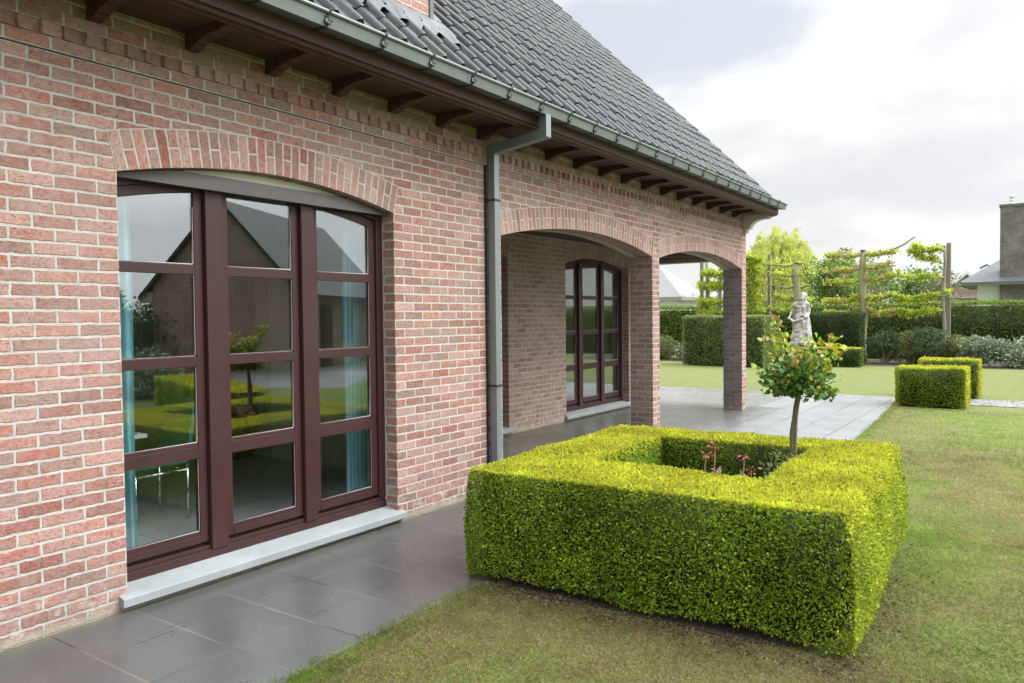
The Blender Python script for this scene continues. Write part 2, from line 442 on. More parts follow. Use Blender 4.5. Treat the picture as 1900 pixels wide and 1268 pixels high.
def cobble_mat():
    t = NT('cobbles'); p = t.pos()
    v = t.n('ShaderNodeTexVoronoi'); t.set(v, 'Vector', p); v.inputs['Scale'].default_value = 9.
    w = t.n('ShaderNodeTexVoronoi', feature='DISTANCE_TO_EDGE'); t.set(w, 'Vector', p); w.inputs['Scale'].default_value = 9.
    s = t.n('ShaderNodeSeparateXYZ'); t.set(s, 0, v.outputs[1])
    c = t.mix(s.outputs[0], (.22,.22,.23), (.33,.325,.32))
    e = t.mapr(w.outputs[0], .02, .09)
    c = t.mix(e, (.10,.09,.07), c)
    return t.done(t.princ(c, .6, normal=t.bump(e, 1., .02)))
M['cobble'] = cobble_mat()

def floor_tile_mat():
    t = NT('room_tiles'); p = t.pos()
    b = t.n('ShaderNodeTexBrick'); t.set(b, 'Vector', p); b.offset = 0
    b.inputs['Scale'].default_value = 1.; b.inputs['Brick Width'].default_value = .6; b.inputs['Row Height'].default_value = .6; b.inputs['Mortar Size'].default_value = .004
    b.inputs[1].default_value = (.42,.43,.43,1); b.inputs[2].default_value = (.46,.46,.46,1); b.inputs[3].default_value = (.2,.2,.2,1)
    return t.done(t.princ(b.outputs[0], .25))
M['room_tiles'] = floor_tile_mat()

# ------------------------------------------------------------------ the brick house
house = empty('brick_house', (0, 5, 0), 'red brick house with arched loggia, dark tiled roof and zinc gutter', 'house')
WT = .32

def arc_z(y, yc, r, zc): return zc + math.sqrt(max(0, r*r - (y-yc)**2))
# openings: y0, y1, z bottom, arch centre y, arch centre z, radius
OP_MAIN = (2.235, 4.407, .03, 3.321, -1.947, 4.503)
OP_A1 = (5.84, 9.215, 0., 7.5275, -5.5, 8.05)
OP_A2 = (9.43, 12.80, 0., 11.115, -5.5, 8.05)
OP_W3 = (6.413, 8.585, .03, 7.499, -1.947, 4.503)
OP_W2 = (10.12, 12.292, .03, 11.206, -1.947, 4.503)

def wall_face(mb, x, y0, y1, z0, z1, ops, mi, ub, flip=False):
    ys = {y0, y1}
    for o in ops:
        for k in range(25): ys.add(o[0] + (o[1]-o[0])*k/24)
    ys = sorted(q for q in ys if y0-1e-9 <= q <= y1+1e-9)
    def q4(ya, yb, a0, b0, a1, b1):
        pts = [(x,ya,a0),(x,yb,b0),(x,yb,b1),(x,ya,a1)]
        uv = [(p[1]-ub, p[2]) for p in pts]
        if flip: pts, uv = pts[::-1], uv[::-1]
        mb.poly(pts, mi, uv)
    for ya, yb in zip(ys, ys[1:]):
        if yb-ya < 1e-6: continue
        m = (ya+yb)/2
        o = next((o for o in ops if o[0] < m < o[1]), None)
        if o is None: q4(ya, yb, z0, z0, z1, z1)
        else:
            if o[2] > z0: q4(ya, yb, z0, z0, o[2], o[2])
            q4(ya, yb, arc_z(ya, o[3], o[5], o[4]), arc_z(yb, o[3], o[5], o[4]), z1, z1)

def reveals(mb, o, xf, xb, mi, mring, mi1=None):
    y0, y1, zb, yc, zc, r = o
    zs = arc_z(y0, yc, r, zc)
    mb.poly([(xf,y0,zb),(xb,y0,zb),(xb,y0,zs),(xf,y0,zs)], mi, [(0,zb),(xf-xb,zb),(xf-xb,zs),(0,zs)])
    mb.poly([(xb,y1,zb),(xf,y1,zb),(xf,y1,zs),(xb,y1,zs)], mi if mi1 is None else mi1, [(xf-xb,zb),(0,zb),(0,zs),(xf-xb,zs)])
    a0 = math.asin((y0-yc)/r); a1 = math.asin((y1-yc)/r); n = round(r*(a1-a0)/.0693); n += 1-n % 2
    N = 48
    for k in range(N):
        aa, ab = a0+(a1-a0)*k/N, a0+(a1-a0)*(k+1)/N
        p = [(xf, yc+r*math.sin(aa), zc+r*math.cos(aa)), (xb, yc+r*math.sin(aa), zc+r*math.cos(aa)),
             (xb, yc+r*math.sin(ab), zc+r*math.cos(ab)), (xf, yc+r*math.sin(ab), zc+r*math.cos(ab))]
        ua, ub = n*k/N, n*(k+1)/N; dv = (xf-xb)/.222
        mb.poly(p, mring, [(ua,0.02),(ua,dv),(ub,dv),(ub,0.02)])

def inner(o): return (o[0]-.10, o[1]+.002, o[2], o[3]-.049, o[4], o[5])
def arch_ring(mb, o, x, mi, th=.222, proud=.003):
    y0, y1, zb, yc, zc, r = o
    a0 = math.asin((y0-yc)/r); a1 = math.asin((y1-yc)/r); n = round(r*(a1-a0)/.0693); n += 1-n % 2
    N = 64
    P = lambda a, rr, xx: (xx, yc+rr*math.sin(a), zc+rr*math.cos(a))
    for k in range(N):
        aa, ab = a0+(a1-a0)*k/N, a0+(a1-a0)*(k+1)/N
        ua, ub = n*k/N, n*(k+1)/N
        xp = x+proud
        mb.poly([P(aa,r,xp),P(ab,r,xp),P(ab,r+th,xp),P(aa,r+th,xp)], mi, [(ua,0),(ub,0),(ub,1),(ua,1)])
        mb.poly([P(aa,r,xp),P(aa,r,x-.01),P(ab,r,x-.01),P(ab,r,xp)], mi, [(ua,0.02),(ua,0.05),(ub,0.05),(ub,0.02)])
        mb.poly([P(aa,r+th,xp),P(ab,r+th,xp),P(ab,r+th,x-.01),P(aa,r+th,x-.01)], mi, [(ua,.99),(ub,.99),(ub,.98),(ua,.98)])
    for a, u in ((a0, 0.1), (a1, n-.1)):
        mb.poly([P(a,r,xp),P(a,r+th,xp),P(a,r+th,x-.01),P(a,r,x-.01)], mi, [(u,0),(u,1),(u,1),(u,0)])

# front wall, garden room section
w = MB()
wall_face(w, 0, -5, 5.598, 0, 3.30, [OP_MAIN], 0, 2.235)
wall_face(w, -WT, -5, 5.598, 0, 3.30, [inner(OP_MAIN)], 2, 0, flip=True)
reveals(w, OP_MAIN, 0, -.12, 0, 1); reveals(w, inner(OP_MAIN), -.12, -WT, 2, 2)
w.poly([(0,5.598,0),(-WT,5.598,0),(-WT,5.598,3.3),(0,5.598,3.3)], 0)
w.poly([(-9,-5,0),(0,-5,0),(0,-5,3.3),(-9,-5,3.3)], 0)
w.build('wall', [M['brick'], M['ring'], M['plaster']], house)
# loggia front wall with two arches
w = MB()
wall_face(w, 0, 5.606, 13.015, 0, 3.30, [OP_A1, OP_A2], 0, 9.215)
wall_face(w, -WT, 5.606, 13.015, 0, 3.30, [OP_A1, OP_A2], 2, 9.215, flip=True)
reveals(w, OP_A1, 0, -WT, 2, 3); reveals(w, OP_A2, 0, -WT, 2, 3, 4)
w.poly([(0,13.015,0),(-WT,13.015,0),(-WT,13.015,3.3),(0,13.015,3.3)], 0, [(0,0),(WT,0),(WT,3.3),(0,3.3)])
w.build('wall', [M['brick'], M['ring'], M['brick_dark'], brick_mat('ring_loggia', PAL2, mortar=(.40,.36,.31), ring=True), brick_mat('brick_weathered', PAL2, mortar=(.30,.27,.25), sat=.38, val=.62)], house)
# recessed wall of the loggia
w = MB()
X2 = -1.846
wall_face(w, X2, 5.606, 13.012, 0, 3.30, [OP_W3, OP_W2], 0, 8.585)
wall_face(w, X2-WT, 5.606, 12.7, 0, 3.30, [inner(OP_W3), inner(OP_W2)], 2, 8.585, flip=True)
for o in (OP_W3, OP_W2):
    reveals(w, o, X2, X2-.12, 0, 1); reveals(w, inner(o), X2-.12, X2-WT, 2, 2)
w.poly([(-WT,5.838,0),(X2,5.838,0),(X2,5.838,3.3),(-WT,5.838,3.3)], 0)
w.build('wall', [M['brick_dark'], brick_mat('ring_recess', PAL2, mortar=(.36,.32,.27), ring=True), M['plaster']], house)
for k, (o, x, m) in enumerate(((OP_MAIN, 0, 'ring'), (OP_A1, 0, 'ring'), (OP_A2, 0, 'ring'), (OP_W3, X2, 'r2'), (OP_W2, X2, 'r2'))):
    a = MB(); arch_ring(a, o, x, 0)
    a.build('arch', M['ring'] if m == 'ring' else bpy.data.materials['ring_recess'], house)
# gable end wall with its lintel
g = MB()
Y9 = 13.018
g.poly([(X2,Y9,0),(-9.8,Y9,0),(-9.8,Y9,3.3),(X2,Y9,3.3)], 0)
g.poly([(0,Y9,3.3),(-9.8,Y9,3.3),(-4.9,Y9,8.8)], 0)
g.poly([(-9.8,-5,0),(-9.8,-5,3.3),(-9.8,Y9,3.3),(-9.8,Y9,0)], 0)
g.poly([(0,-5,3.3),(-4.9,-5,8.8),(-9.8,-5,3.3)], 0)
g.build('gable_wall', [M['brick']], house)
g = MB(); g.box(X2+.002, -WT-.002, 12.695, 13.015, 2.535, 3.29, 0)
g.build('lintel', M['brick_dark'], house)
g = MB(); g.box(X2+.002, -WT-.002, 5.84, 12.69, 2.78, 2.80); g.build('loggia_ceiling', M['wood'], house)

# moulded brick cornice: stretcher band, skewed headers, stretcher band
rng = random.Random(4)
c = MB()
c.box(0.0005, .010, -5, 13.014, 2.985, 3.0505, 0, uvf=lambda q, k: (q[1]-2.235, q[2]-2.985+BH*43) if k in 'rl' else (q[1], q[2]))
c.box(0.0005, .012, -5, 13.014, 3.124, 3.1905, 0, uvf=lambda q, k: (q[1]-2.30, q[2]-3.124+BH*45) if k in 'rl' else (q[1], q[2]))
n = 0
y = -4.98
while y < 12.93:
    a = .20 + rng.uniform(-.05, .05)
    Mx = Matrix.Translation((.004 + rng.uniform(-.003, .004), y + .05, 3.087)) @ Matrix.Rotation(a, 4, 'Z') @ Matrix.Rotation(rng.uniform(-.02, .02), 4, 'X')
    cu, cv = rng.randrange(200)*BL, rng.randrange(100)*2*BH
    c.box(-.03, .013, -.0530, .0530, -.033, .033, 0, Mx, uvf=lambda q, k: (cu + .05 + q[1]*.9 + BL*.28, cv + BH/2 + q[2]*.8))
    y += BL/2
c.box(-.002, .0015, -5, 13.0, 3.051, 3.1235, 1)  # mortar coloured backing behind the skewed headers
c.box(-.002, .0045, -5, 13.0, 2.9785, 2.9845, 2)
c.build('cornice', [M['brick'], flat_mat('mortar_backing', (.42,.39,.34), .95), M['rubber']], house)

# eaves
e = MB(); e.box(0.0, .445, -5, 13.05, 3.2905, 3.31)
e.build('soffit', M['wood'], house)
e = MB(); e.prism_y([(.435,3.262),(.437,3.245),(.447,3.237),(.463,3.237),(.472,3.247),(.474,3.256),(.482,3.256),(.486,3.247),(.495,3.244),(.505,3.248),(.512,3.262),(.536,3.270),(.536,3.40),(.435,3.40)], -5, 13.04)
e.build('fascia', M['wood'], house)
cm = MB()
prof = [(0,-.10),(.075,-.094),(.10,-.080),(.102,-.076),(.122,-.074),(.130,-.068),(.150,-.064),(.185,-.061),(.187,-.052),(.24,-.050),(.33,-.046),(.434,-.040),(.435,0),(0,0)]
cm.prism_y([(a, 3.2895+b) for a, b in prof], 0, .07)
corbel0 = cm.build('corbel', M['wood'], house, bevel=.003)
corbel0.location.y = 2.094
for k in range(-11, 19):
    if k == 0: continue
    o = corbel0.copy(); COL.objects.link(o); o.location.y = 2.094 + .566*k
cs = MB()
arc = [(.115+.245*(1-math.cos(t)), 3.052+.150*math.sin(t)) for t in [PI/2*i/10 for i in range(11)]]
cs.prism_y([(0.001,2.99),(.058,2.99),(.058,3.052),(.115,3.052)] + arc[1:] + [(.43,3.204),(.434,3.2365),(.434,3.289),(0.001,3.289)], 12.862, 13.016)
cs.build('corner_bracket', M['corner_stone'], house, bevel=.004)

# gutter and its brackets
GY0, GY1 = -5.2, 13.05
gm = MB()
gm.prism_y([(.537,3.352),(.650,3.340),(.668,3.418),(.664,3.419),(.647,3.345),(.541,3.357),(.541,3.43),(.537,3.43)], GY0, GY1)
gm.tube([(.673,GY0,3.422),(.673,GY1,3.422)], .0125, 12)
gm.poly([(.537,GY1-.002,3.352),(.650,GY1-.002,3.340),(.668,GY1-.002,3.418),(.541,GY1-.002,3.43)][::-1])
for yy in (-1.5, 1.5, 4.52, 7.5, 10.5):     # soldered laps
    gm.prism_y([(.535,3.349),(.652,3.3365),(.6705,3.418),(.667,3.419),(.649,3.341),(.535,3.353)], yy, yy+.012)
gutter = gm.build('gutter', M['zinc'], house)
bk = MB()
bk.prism_y([(.530,3.346),(.655,3.3335),(.6725,3.410),(.669,3.411),(.652,3.338),(.530,3.350)], -.008, .008)
bk.tube([(.690,0,3.405),(.694,0,3.424),(.684,0,3.4375),(.672,0,3.438),(.664,0,3.43)], .005, 6)
Rz = Matrix.Translation((.663, 0, 3.375)) @ Matrix.Rotation(math.radians(77), 4, 'Y')
ring = []
for i in range(12):
    a = 2*PI*i/12; b2 = 2*PI*(i+1)/12
    r1 = .023; r2 = .010
    for (za, zb2) in ((0, .006),):
        f = lambda r, t, z: tuple(Rz @ Vector((r*math.cos(t), r*math.sin(t), z)))
        bk.poly([f(r2,a,zb2),f(r1,a,.004),f(r1,b2,.004),f(r2,b2,zb2)])
        bk.poly([f(0,0,.011),f(r2,a,zb2),f(r2,b2,zb2)])
        bk.poly([f(r1,a,.004),f(r1,a,-.006),f(r1,b2,-.006),f(r1,b2,.004)])
for i in range(5):
    a = 2*PI*i/5 + .3
    bk.tube([tuple(Rz @ Vector((.021*math.cos(a), .021*math.sin(a), .004))), tuple(Rz @ Vector((.033*math.cos(a), .033*math.sin(a), .003)))], [.006,.004], 6)
bracket0 = bk.build('gutter_bracket', M['iron'], gutter)
bracket0.location.y = 3.17
for k in range(-17, 21):
    if k == 0: continue
    o = bracket0.copy(); COL.objects.link(o); o.location.y = 3.17 + .4705*k

# downpipe with its swan neck
dp = MB()
PY0, PY1 = 5.612, 5.690
dp.prism_y([(.02,0.0),(.10,0.0),(.10,3.078),(.605,3.142),(.655,3.150),(.655,3.345),(.577,3.345),(.577,3.222),(.02,3.156)], PY0, PY1)
downpipe = dp.build('downpipe', M['pipe'], house, bevel=.006)
for z in (2.665, .985):
    k = MB(); k.box(.0, .107, PY0-.008, PY1+.008, z-.010, z+.010)
    k.box(.02, .05, PY1+.006, PY1+.03, z-.006, z+.006)
    k.build('pipe_clamp', M['iron'], downpipe)
k = MB(); k.box(.016, .104, PY0-.004, PY1+.004, 2.085, 2.10); k.build('pipe_seam', M['pipe'], downpipe)
k = MB(); k.box(-.02, .006, 5.585, 5.611, 0, 3.0); k.build('expansion_joint', M['rubber'], house)

# ---------------------------------------------------------------- roof
def roof_tiles():
    TW = .2155; G = .21
    tl = [(0.,.0),(.010,.024),(.026,.042),(.042,.047),(.058,.042),(.074,.024),(.085,.003),(.15,-.004),(.205,.0)]
    ny = 80; y_end = 13.10
    ys = []; hs = []; ti = []
    for i in range(ny):
        for a, b in tl:
            ys.append(y_end - (ny - i)*TW + a); hs.append(b); ti.append(i)
    ys.append(y_end); hs.append(0.); ti.append(ny)
    ys, hs, ti = map(np.array, (ys, hs, ti))
    n = len(ys); V = []; F = []; U = []
    nrm = np.array([1, 0, 1])/math.sqrt(2)
    rr = np.random.RandomState(3)
    b = 0
    for k in range(26):
        xn = .405 - G*k; xt = xn - G - .05
        jit = np.repeat(rr.uniform(-.007, .007, ny+1), len(tl))[:n]
        jx = np.repeat(rr.uniform(-.006, .006, ny+1), len(tl))[:n]
        lines = []
        for (x, lift, hm) in ((xn-.002, -.012, .72), (xn+.004, .018, .95), (xn-.006, .024, 1.), (xt, .000, 1.)):
            h = hs*hm + lift + jit*(1 if x != xt else .3)
            xx = x + (jx if x != xt else 0)
            P = np.stack([xx + h*nrm[0], ys, 3.945 - xx + h*nrm[2]], 1)
            lines.append(P)
        V.append(np.concatenate(lines))
        for l in range(3):
            i = np.arange(n-1)
            F.append(np.stack([b+l*n+i, b+l*n+i+1, b+(l+1)*n+i+1, b+(l+1)*n+i], 1))
            u = ti[:-1] + .5
            U.append(np.stack([u, np.full(n-1, k+.5)], 1))
        b += 4*n
    V = np.concatenate(V); F = np.concatenate(F); U = np.concatenate(U)
    o = npmesh('roof', V, F, M['tile'], house, smooth=True)
    ul = o.data.uv_layers.new(name='UVMap')
    ul.data.foreach_set('uv', np.repeat(U, 4, axis=0).astype(np.float32).ravel())
    o.data.set_sharp_from_angle(angle=math.radians(42))
    return o
roof = roof_tiles()
u = MB()
u.poly([(.50,-5.2,3.40),(.50,13.07,3.40),(-4.9,13.07,8.80),(-4.9,-5.2,8.80)])
u.poly([(-4.9,-5.2,8.80),(-4.9,13.07,8.80),(-10.4,13.07,3.3),(-10.4,-5.2,3.3)])
u.build('roof_deck', M['iron'], house)
u = MB(); u.tube([(-4.9,-5.2,8.86),(-4.9,13.1,8.86)], .11, 12); u.build('ridge_cap', M['tile'], roof)
u = MB()
u.poly([(.46,13.074,3.40),(-4.9,13.074,8.76),(-4.9,13.074,8.90),(.40,13.074,3.60)])
u.poly([(.46,13.02,3.40),(.46,13.074,3.40),(.40,13.074,3.60),(.40,13.02,3.60)])
u.build('barge_board', M['wood'], house)
# chimney standing on the roof near the eaves
ch = MB(); ch.box(-.80, -.11, 3.9, 4.99, 3.7, 6.2, 0, uvf=lambda q, k: (q[1]-4.99, q[2]) if k in 'rl' else (q[0], q[2]))
chim = ch.build('chimney', [M['brick']], roof)
k = MB(); k.box(-.85, -.06, 3.85, 5.04, 6.2, 6.28); k.build('chimney_cap', M['corner_stone'], chim)
def flash_strip(pts_low, pts_high, bumpy=.0):
    f = MB()
    n = len(pts_low)
    for i in range(n-1):
        f.poly([pts_low[i], pts_low[i+1], pts_high[i+1], pts_high[i]])
    return f
rr = random.Random(9)
lo, mi_, hi = [], [], []
nseg = 60
for i in range(nseg+1):
    yy = 3.80 + 1.36*i/nseg
    ph = ((13.10-yy) % .2155)/.2155
    bump_ = .035*max(0, math.sin(ph*2*PI+1.2))
    x0 = .10 + .02*math.sin(i*.9) + rr.uniform(-.006, .006)
    lo.append((x0, yy, 3.985-x0+bump_+.006)); x1 = .0
    mi_.append((x1, yy, 3.985-x1+.05+bump_*.5)); hi.append((-.107, yy, 4.135))
fl = flash_strip(lo, mi_); f2 = flash_strip(mi_, hi)
for a, b in ((f2, fl),):
    for f, m_ in zip(a.f, a.mi):
        b.poly([a.v[i] for i in f], m_)
# side apron
for i in range(8):
    x0 = -.10 - .09*i; x1 = x0-.09
    fl.poly([(x0,5.0,3.99-x0+.03),(x0,5.15,3.99-x0+.055),(x1,5.15,3.99-x1+.055),(x1,5.0,3.99-x1+.03)])
    fl.poly([(x0,5.0,3.99-x0+.02),(x1,5.0,3.99-x1+.02),(x1,5.0,3.99-x1+.17),(x0,5.0,3.99-x0+.17)])
fl.box(-.135, -.095, 4.988, 5.03, 4.06, 5.3)
fl.build('flashing', M['lead'], chim)

# ---------------------------------------------------------------- windows
def make_window(xf, y0, main=False, lbl=None):
    W = bpy.data.objects.new('window', None); W.empty_display_size = .2; W.location = (xf, y0+1.086, .1)
    W.parent = house; W.matrix_parent_inverse = house.matrix_basis.inverted(); COL.objects.link(W)
    bpy.context.view_layer.update()
    inv = W.matrix_world.inverted()
    def par(o):
        o.parent = W; o.matrix_parent_inverse = inv; return o
    yc, zc, r = y0+1.086, -1.947, 4.503
    Z = lambda y, d: arc_z(y, yc, r-d, zc)
    def bars(mb, xa, xb, ya, yb, z0, dtop, mi=0, n=1):
        """upright reaching the arch: its top follows the arc"""
        for i in range(n):
            a, b = ya+(yb-ya)*i/n, ya+(yb-ya)*(i+1)/n
            za, zb = Z(a, dtop), Z(b, dtop)
            mb.poly([(xa,a,z0),(xa,b,z0),(xa,b,zb),(xa,a,za)], mi)
            mb.poly([(xb,b,z0),(xb,a,z0),(xb,a,za),(xb,b,zb)], mi)
            if i == 0: mb.poly([(xb,a,z0),(xa,a,z0),(xa,a,za),(xb,a,za)], mi)
            if i == n-1: mb.poly([(xa,b,z0),(xb,b,z0),(xb,b,zb),(xa,b,zb)], mi)
            mb.poly([(xa,a,za),(xa,b,zb),(xb,b,zb),(xb,a,za)], mi)
            mb.poly([(xa,b,z0),(xa,a,z0),(xb,a,z0),(xb,b,z0)], mi)
    def arcband(mb, xa, xb, ya, yb, d0, d1, mi=0, n=10):
        for i in range(n):
            a, b = ya+(yb-ya)*i/n, ya+(yb-ya)*(i+1)/n
            mb.poly([(xa,a,Z(a,d1)),(xa,b,Z(b,d1)),(xa,b,Z(b,d0)),(xa,a,Z(a,d0))], mi)
            mb.poly([(xa,b,Z(b,d1)),(xa,a,Z(a,d1)),(xb,a,Z(a,d1)),(xb,b,Z(b,d1))], mi)
    x = lambda d: xf - d
    f = MB()
    bars(f, x(.128), x(.20), y0-.09, y0-.020, .19, .002)
    bars(f, x(.128), x(.20), y0+2.104, y0+2.171, .19, .002)
    arcband(f, x(.126), x(.20), y0+.001, y0+2.171, .001, .070, n=24)
    f.prism_x([(y0+.001,.112),(y0+2.171,.112),(y0+2.171,.165),(y0+.001,.165)], x(.20), x(.122))
    f.prism_x([(y0+.001,.165),(y0+2.171,.165),(y0+2.171,.19),(y0+.001,.19)], x(.20), x(.135))
    bars(f, x(.112), x(.20), y0+.610, y0+.727, .166, .004)
    bars(f, x(.112), x(.20), y0+1.358, y0+1.465, .166, .004)
    par(f.build('window_frame', [M['bordeaux']], None, bevel=.003))
    rnd = random.Random(int(y0*100))
    rows = [(.285, .745), (.842, 1.318), (1.382, 1.886), (1.947, None)]
    for (a, b) in ((y0-.018, y0+.606), (y0+.731, y0+1.354), (y0+1.469, y0+2.100)):
        s = MB(); st = .056
        bars(s, x(.146), x(.19), a, a+st, .215, .075)
        bars(s, x(.146), x(.19), b-st, b, .215, .075)
        arcband(s, x(.146), x(.19), a+st, b-st, .074, .132, n=8)
        s.prism_x([(a+st,.215),(b-st,.215),(b-st,.262),(a+st,.262)], x(.19), x(.142))
        s.prism_x([(a+st,.262),(b-st,.262),(b-st,.285),(a+st,.285)], x(.19), x(.150))
        s.box(x(.19), x(.176), a, b, .1905, .2145, 1)
        for (z0, z1) in ((1.887,1.946),(1.319,1.381),(.746,.841)):
            if z1-z0 > .08:
                s.box(x(.19), x(.146), a+st, b-st, z0, z1-.02)
                s.box(x(.19), x(.151), a+st, b-st, z1-.02, z1)
            else: s.box(x(.19), x(.146), a+st, b-st, z0, z1)
        for (z0, z1) in rows:                                  # pale glazing edge along right and bottom
            zt = z1 if z1 else min(Z(b-st, .132), Z(a+st, .132)) + .01
            s.box(x(.1575), x(.1525), b-st-.007, b-st, z0+.006, zt, 2)
            s.box(x(.1575), x(.1525), a+st, b-st-.007, z0, z0+.006, 2)
        par(s.build('sash', [M['bordeaux'], M['rubber'], M['spacer']], None, bevel=.0025))
        tilt = rnd.uniform(-.0025, .0025); tilt2 = rnd.uniform(-.002, .002)
        for (z0, z1) in rows:
            p = MB(); ya, yb = a+st, b-st
            tl2 = tilt + rnd.uniform(-.0008, .0008)
            xx = lambda y, z, d: x(.1585+d) + (y-(ya+yb)/2)*tl2 + (z-1.2)*tilt2*.25
            if z1: top = [(yb, z1), (ya, z1)]
            else: top = [(yb+(ya-yb)*i/8, Z(yb+(ya-yb)*i/8, .132)) for i in range(9)]
            out = [(ya, z0), (yb, z0)] + top
            F1 = [(xx(q[0], q[1], 0), q[0], q[1]) for q in out]; F2 = [(xx(q[0], q[1], .006), q[0], q[1]) for q in out]
            p.poly(F1); p.poly(F2[::-1])
            par(p.build('pane', M['glass'], None))
    s = MB()
    s.prism_y([(x(.205),.031),(x(-.001),.031),(x(-.001),.0925),(x(.118),.112),(x(.205),.112)], y0+.001, y0+2.171)
    s.prism_y([(x(-.001),.031),(x(-.046),.031),(x(-.050),.035),(x(-.050),.077),(x(-.046),.081),(x(-.001),.0925)], y0-.048, y0+2.219)
    par(s.build('window_sill', M['stone_sill'], None))
    if main:
        s = MB(); n = 24; zb, zt = 2.408, 2.497
        for i in range(n):
            a, b = y0+.004+(2.164)*i/n, y0+.004+2.164*(i+1)/n
            za, zb2 = min(zt, Z(a, .004)), min(zt, Z(b, .004))
            xa, xb = x(.062), x(.11)
            s.poly([(xa,a,zb),(xa,b,zb),(xa,b,zb2),(xa,a,za)])
            s.poly([(xa,b,zb),(xa,a,zb),(xb,a,zb),(xb,b,zb)])
            s.poly([(xa,a,za),(xa,b,zb2),(xb,b,zb2),(xb,a,za)])
        par(s.build('shutter_rail', M['rail_grey'], None))
        s = MB()
        for i in range(12):
            a, b = yc-.62+1.24*i/12, yc-.62+1.24*(i+1)/12
            s.poly([(x(.1085),a,2.47),(x(.1085),b,2.47),(x(.1085),b,Z(b,.001)),(x(.1085),a,Z(a,.001))])
        par(s.build('head_panel', M['panel_white'], None))
    if lbl: W['label'] = lbl
    return W
make_window(0, 2.235, True)
make_window(X2, 6.413)
make_window(X2, 10.12)

# rooms behind the glass
r = MB()
r.box(-5.2, -WT-.004, -1.5, 5.55, .05, 2.72, 0, skip='rb')
r.poly([(-5.2,-1.5,.05),(-WT-.004,-1.5,.05),(-WT-.004,5.55,.05),(-5.2,5.55,.05)], 1)
r.build('room', [M['plaster'], M['room_tiles']], house)
r = MB()
r.box(-6.5, X2-WT-.004, 5.7, 12.68, .05, 2.72, 0, skip='rb')
r.poly([(-6.5,5.7,.05),(X2-WT-.004,5.7,.05),(X2-WT-.004,12.68,.05),(-6.5,12.68,.05)], 1)
r.build('room', [M['plaster'], M['room_tiles']], house)

def curtain(name, x, y0, y1, z0, z1, mat, label, folds=7, amp=.024):
    n = folds*10; V = []; F = []
    for j in range(14):
        z = z0 + (z1-z0)*j/13
        for i in range(n+1):
            t = i/n; a = amp*(1+.2*math.sin(3*t+j*.2))
            V.append((x + a*math.sin(t*folds*2*PI + .15*math.sin(j*.5)), y0+(y1-y0)*t + .006*math.sin(j*.6+9*t), z))
    for j in range(13):
        for i in range(n):
            k = j*(n+1)+i; F.append((k, k+1, k+n+2, k+n+1))
    o = npmesh(name, np.array(V), np.array(F), mat, None, smooth=True)
    return tag(o, label, 'curtain')
curtain('curtain', -.36, 2.20, 2.50, .07, 2.55, M['teal'], 'teal pleated curtain gathered at the near side of the big window', 5)
curtain('curtain', -.36, 4.20, 4.46, .07, 2.55, M['teal'], 'teal pleated curtain gathered at the far side of the big window', 6)
curtain('curtain', X2-.48, 12.30, 12.56, .07, 2.5, M['beige'], 'beige pleated curtain inside the loggia window', 5)

# a few things in the dining room
ch = empty('chair', (-1.55, 3.25, .05), 'chrome framed chair with teal seat and back behind the glass', 'chair')
for (dx, dy) in ((-.2,-.21),(-.2,.21),(.2,-.21),(.2,.21)):
    k = MB(); k.tube([(-1.55+dx, 3.25+dy, .05), (-1.55+dx, 3.25+dy, .49)], .011, 8); k.build('leg', M['chrome'], ch, True)
k = MB(); k.tube([(-1.35,3.04,.44),(-1.35,3.46,.44),(-1.75,3.46,.44),(-1.75,3.04,.44),(-1.35,3.04,.44)], .011, 8); k.build('seat_frame', M['chrome'], ch, True)
k = MB(); k.box(-1.76, -1.34, 3.03, 3.47, .49, .55); k.build('seat', M['teal_seat'], ch, bevel=.02)
k = MB(); k.box(-.21, .21, -.018, .018, 0, .44, M=Matrix.Translation((-1.55, 3.47, .56)) @ Matrix.Rotation(-.16, 4, 'X')); k.build('backrest', M['teal_seat'], ch, bevel=.012)
tb = empty('dining_table', (-1.7, 2.45, .05), 'pale topped dining table behind the glass beside the teal chair', 'table')
k = MB(); k.box(-2.5, -1.1, 1.9, 3.0, .77, .80); k.build('table_top', M['white_paint'], tb, bevel=.006)
for (dx, dy) in ((-2.4,2.0),(-1.2,2.0),(-2.4,2.9),(-1.2,2.9)):
    k = MB(); k.box(dx-.025, dx+.025, dy-.025, dy+.025, .05, .77); k.build('leg', M['chrome'], tb)
cb = empty('cabinet', (-3.6, 5.3, .05), 'dark red cabinet against the end of the dining room', 'cabinet')
k = MB(); k.box(-3.9, -3.2, 5.05, 5.5, .12, 2.0); k.build('carcass', M['red'], cb, bevel=.006)
k = MB(); k.box(-3.85, -3.25, 5.1, 5.48, .05, .12); k.build('base', M['rubber'], cb)
k = MB(); k.box(-3.25, -3.235, 5.04, 5.049, .9, 1.2); k.build('handle', M['chrome'], cb)
dr = empty('inner_door', (-2.6, 5.5, .05), 'white inner door beside the dark red cabinet', 'door')
k = MB(); k.box(-2.95, -2.15, 5.50, 5.54, .05, 2.1); k.build('door_leaf', M['white_paint'], dr, bevel=.004)
k = MB(); k.tube([(-2.25,5.50,1.1),(-2.25,5.44,1.1),(-2.37,5.44,1.1)], .01, 8); k.build('handle', M['chrome'], dr, True)

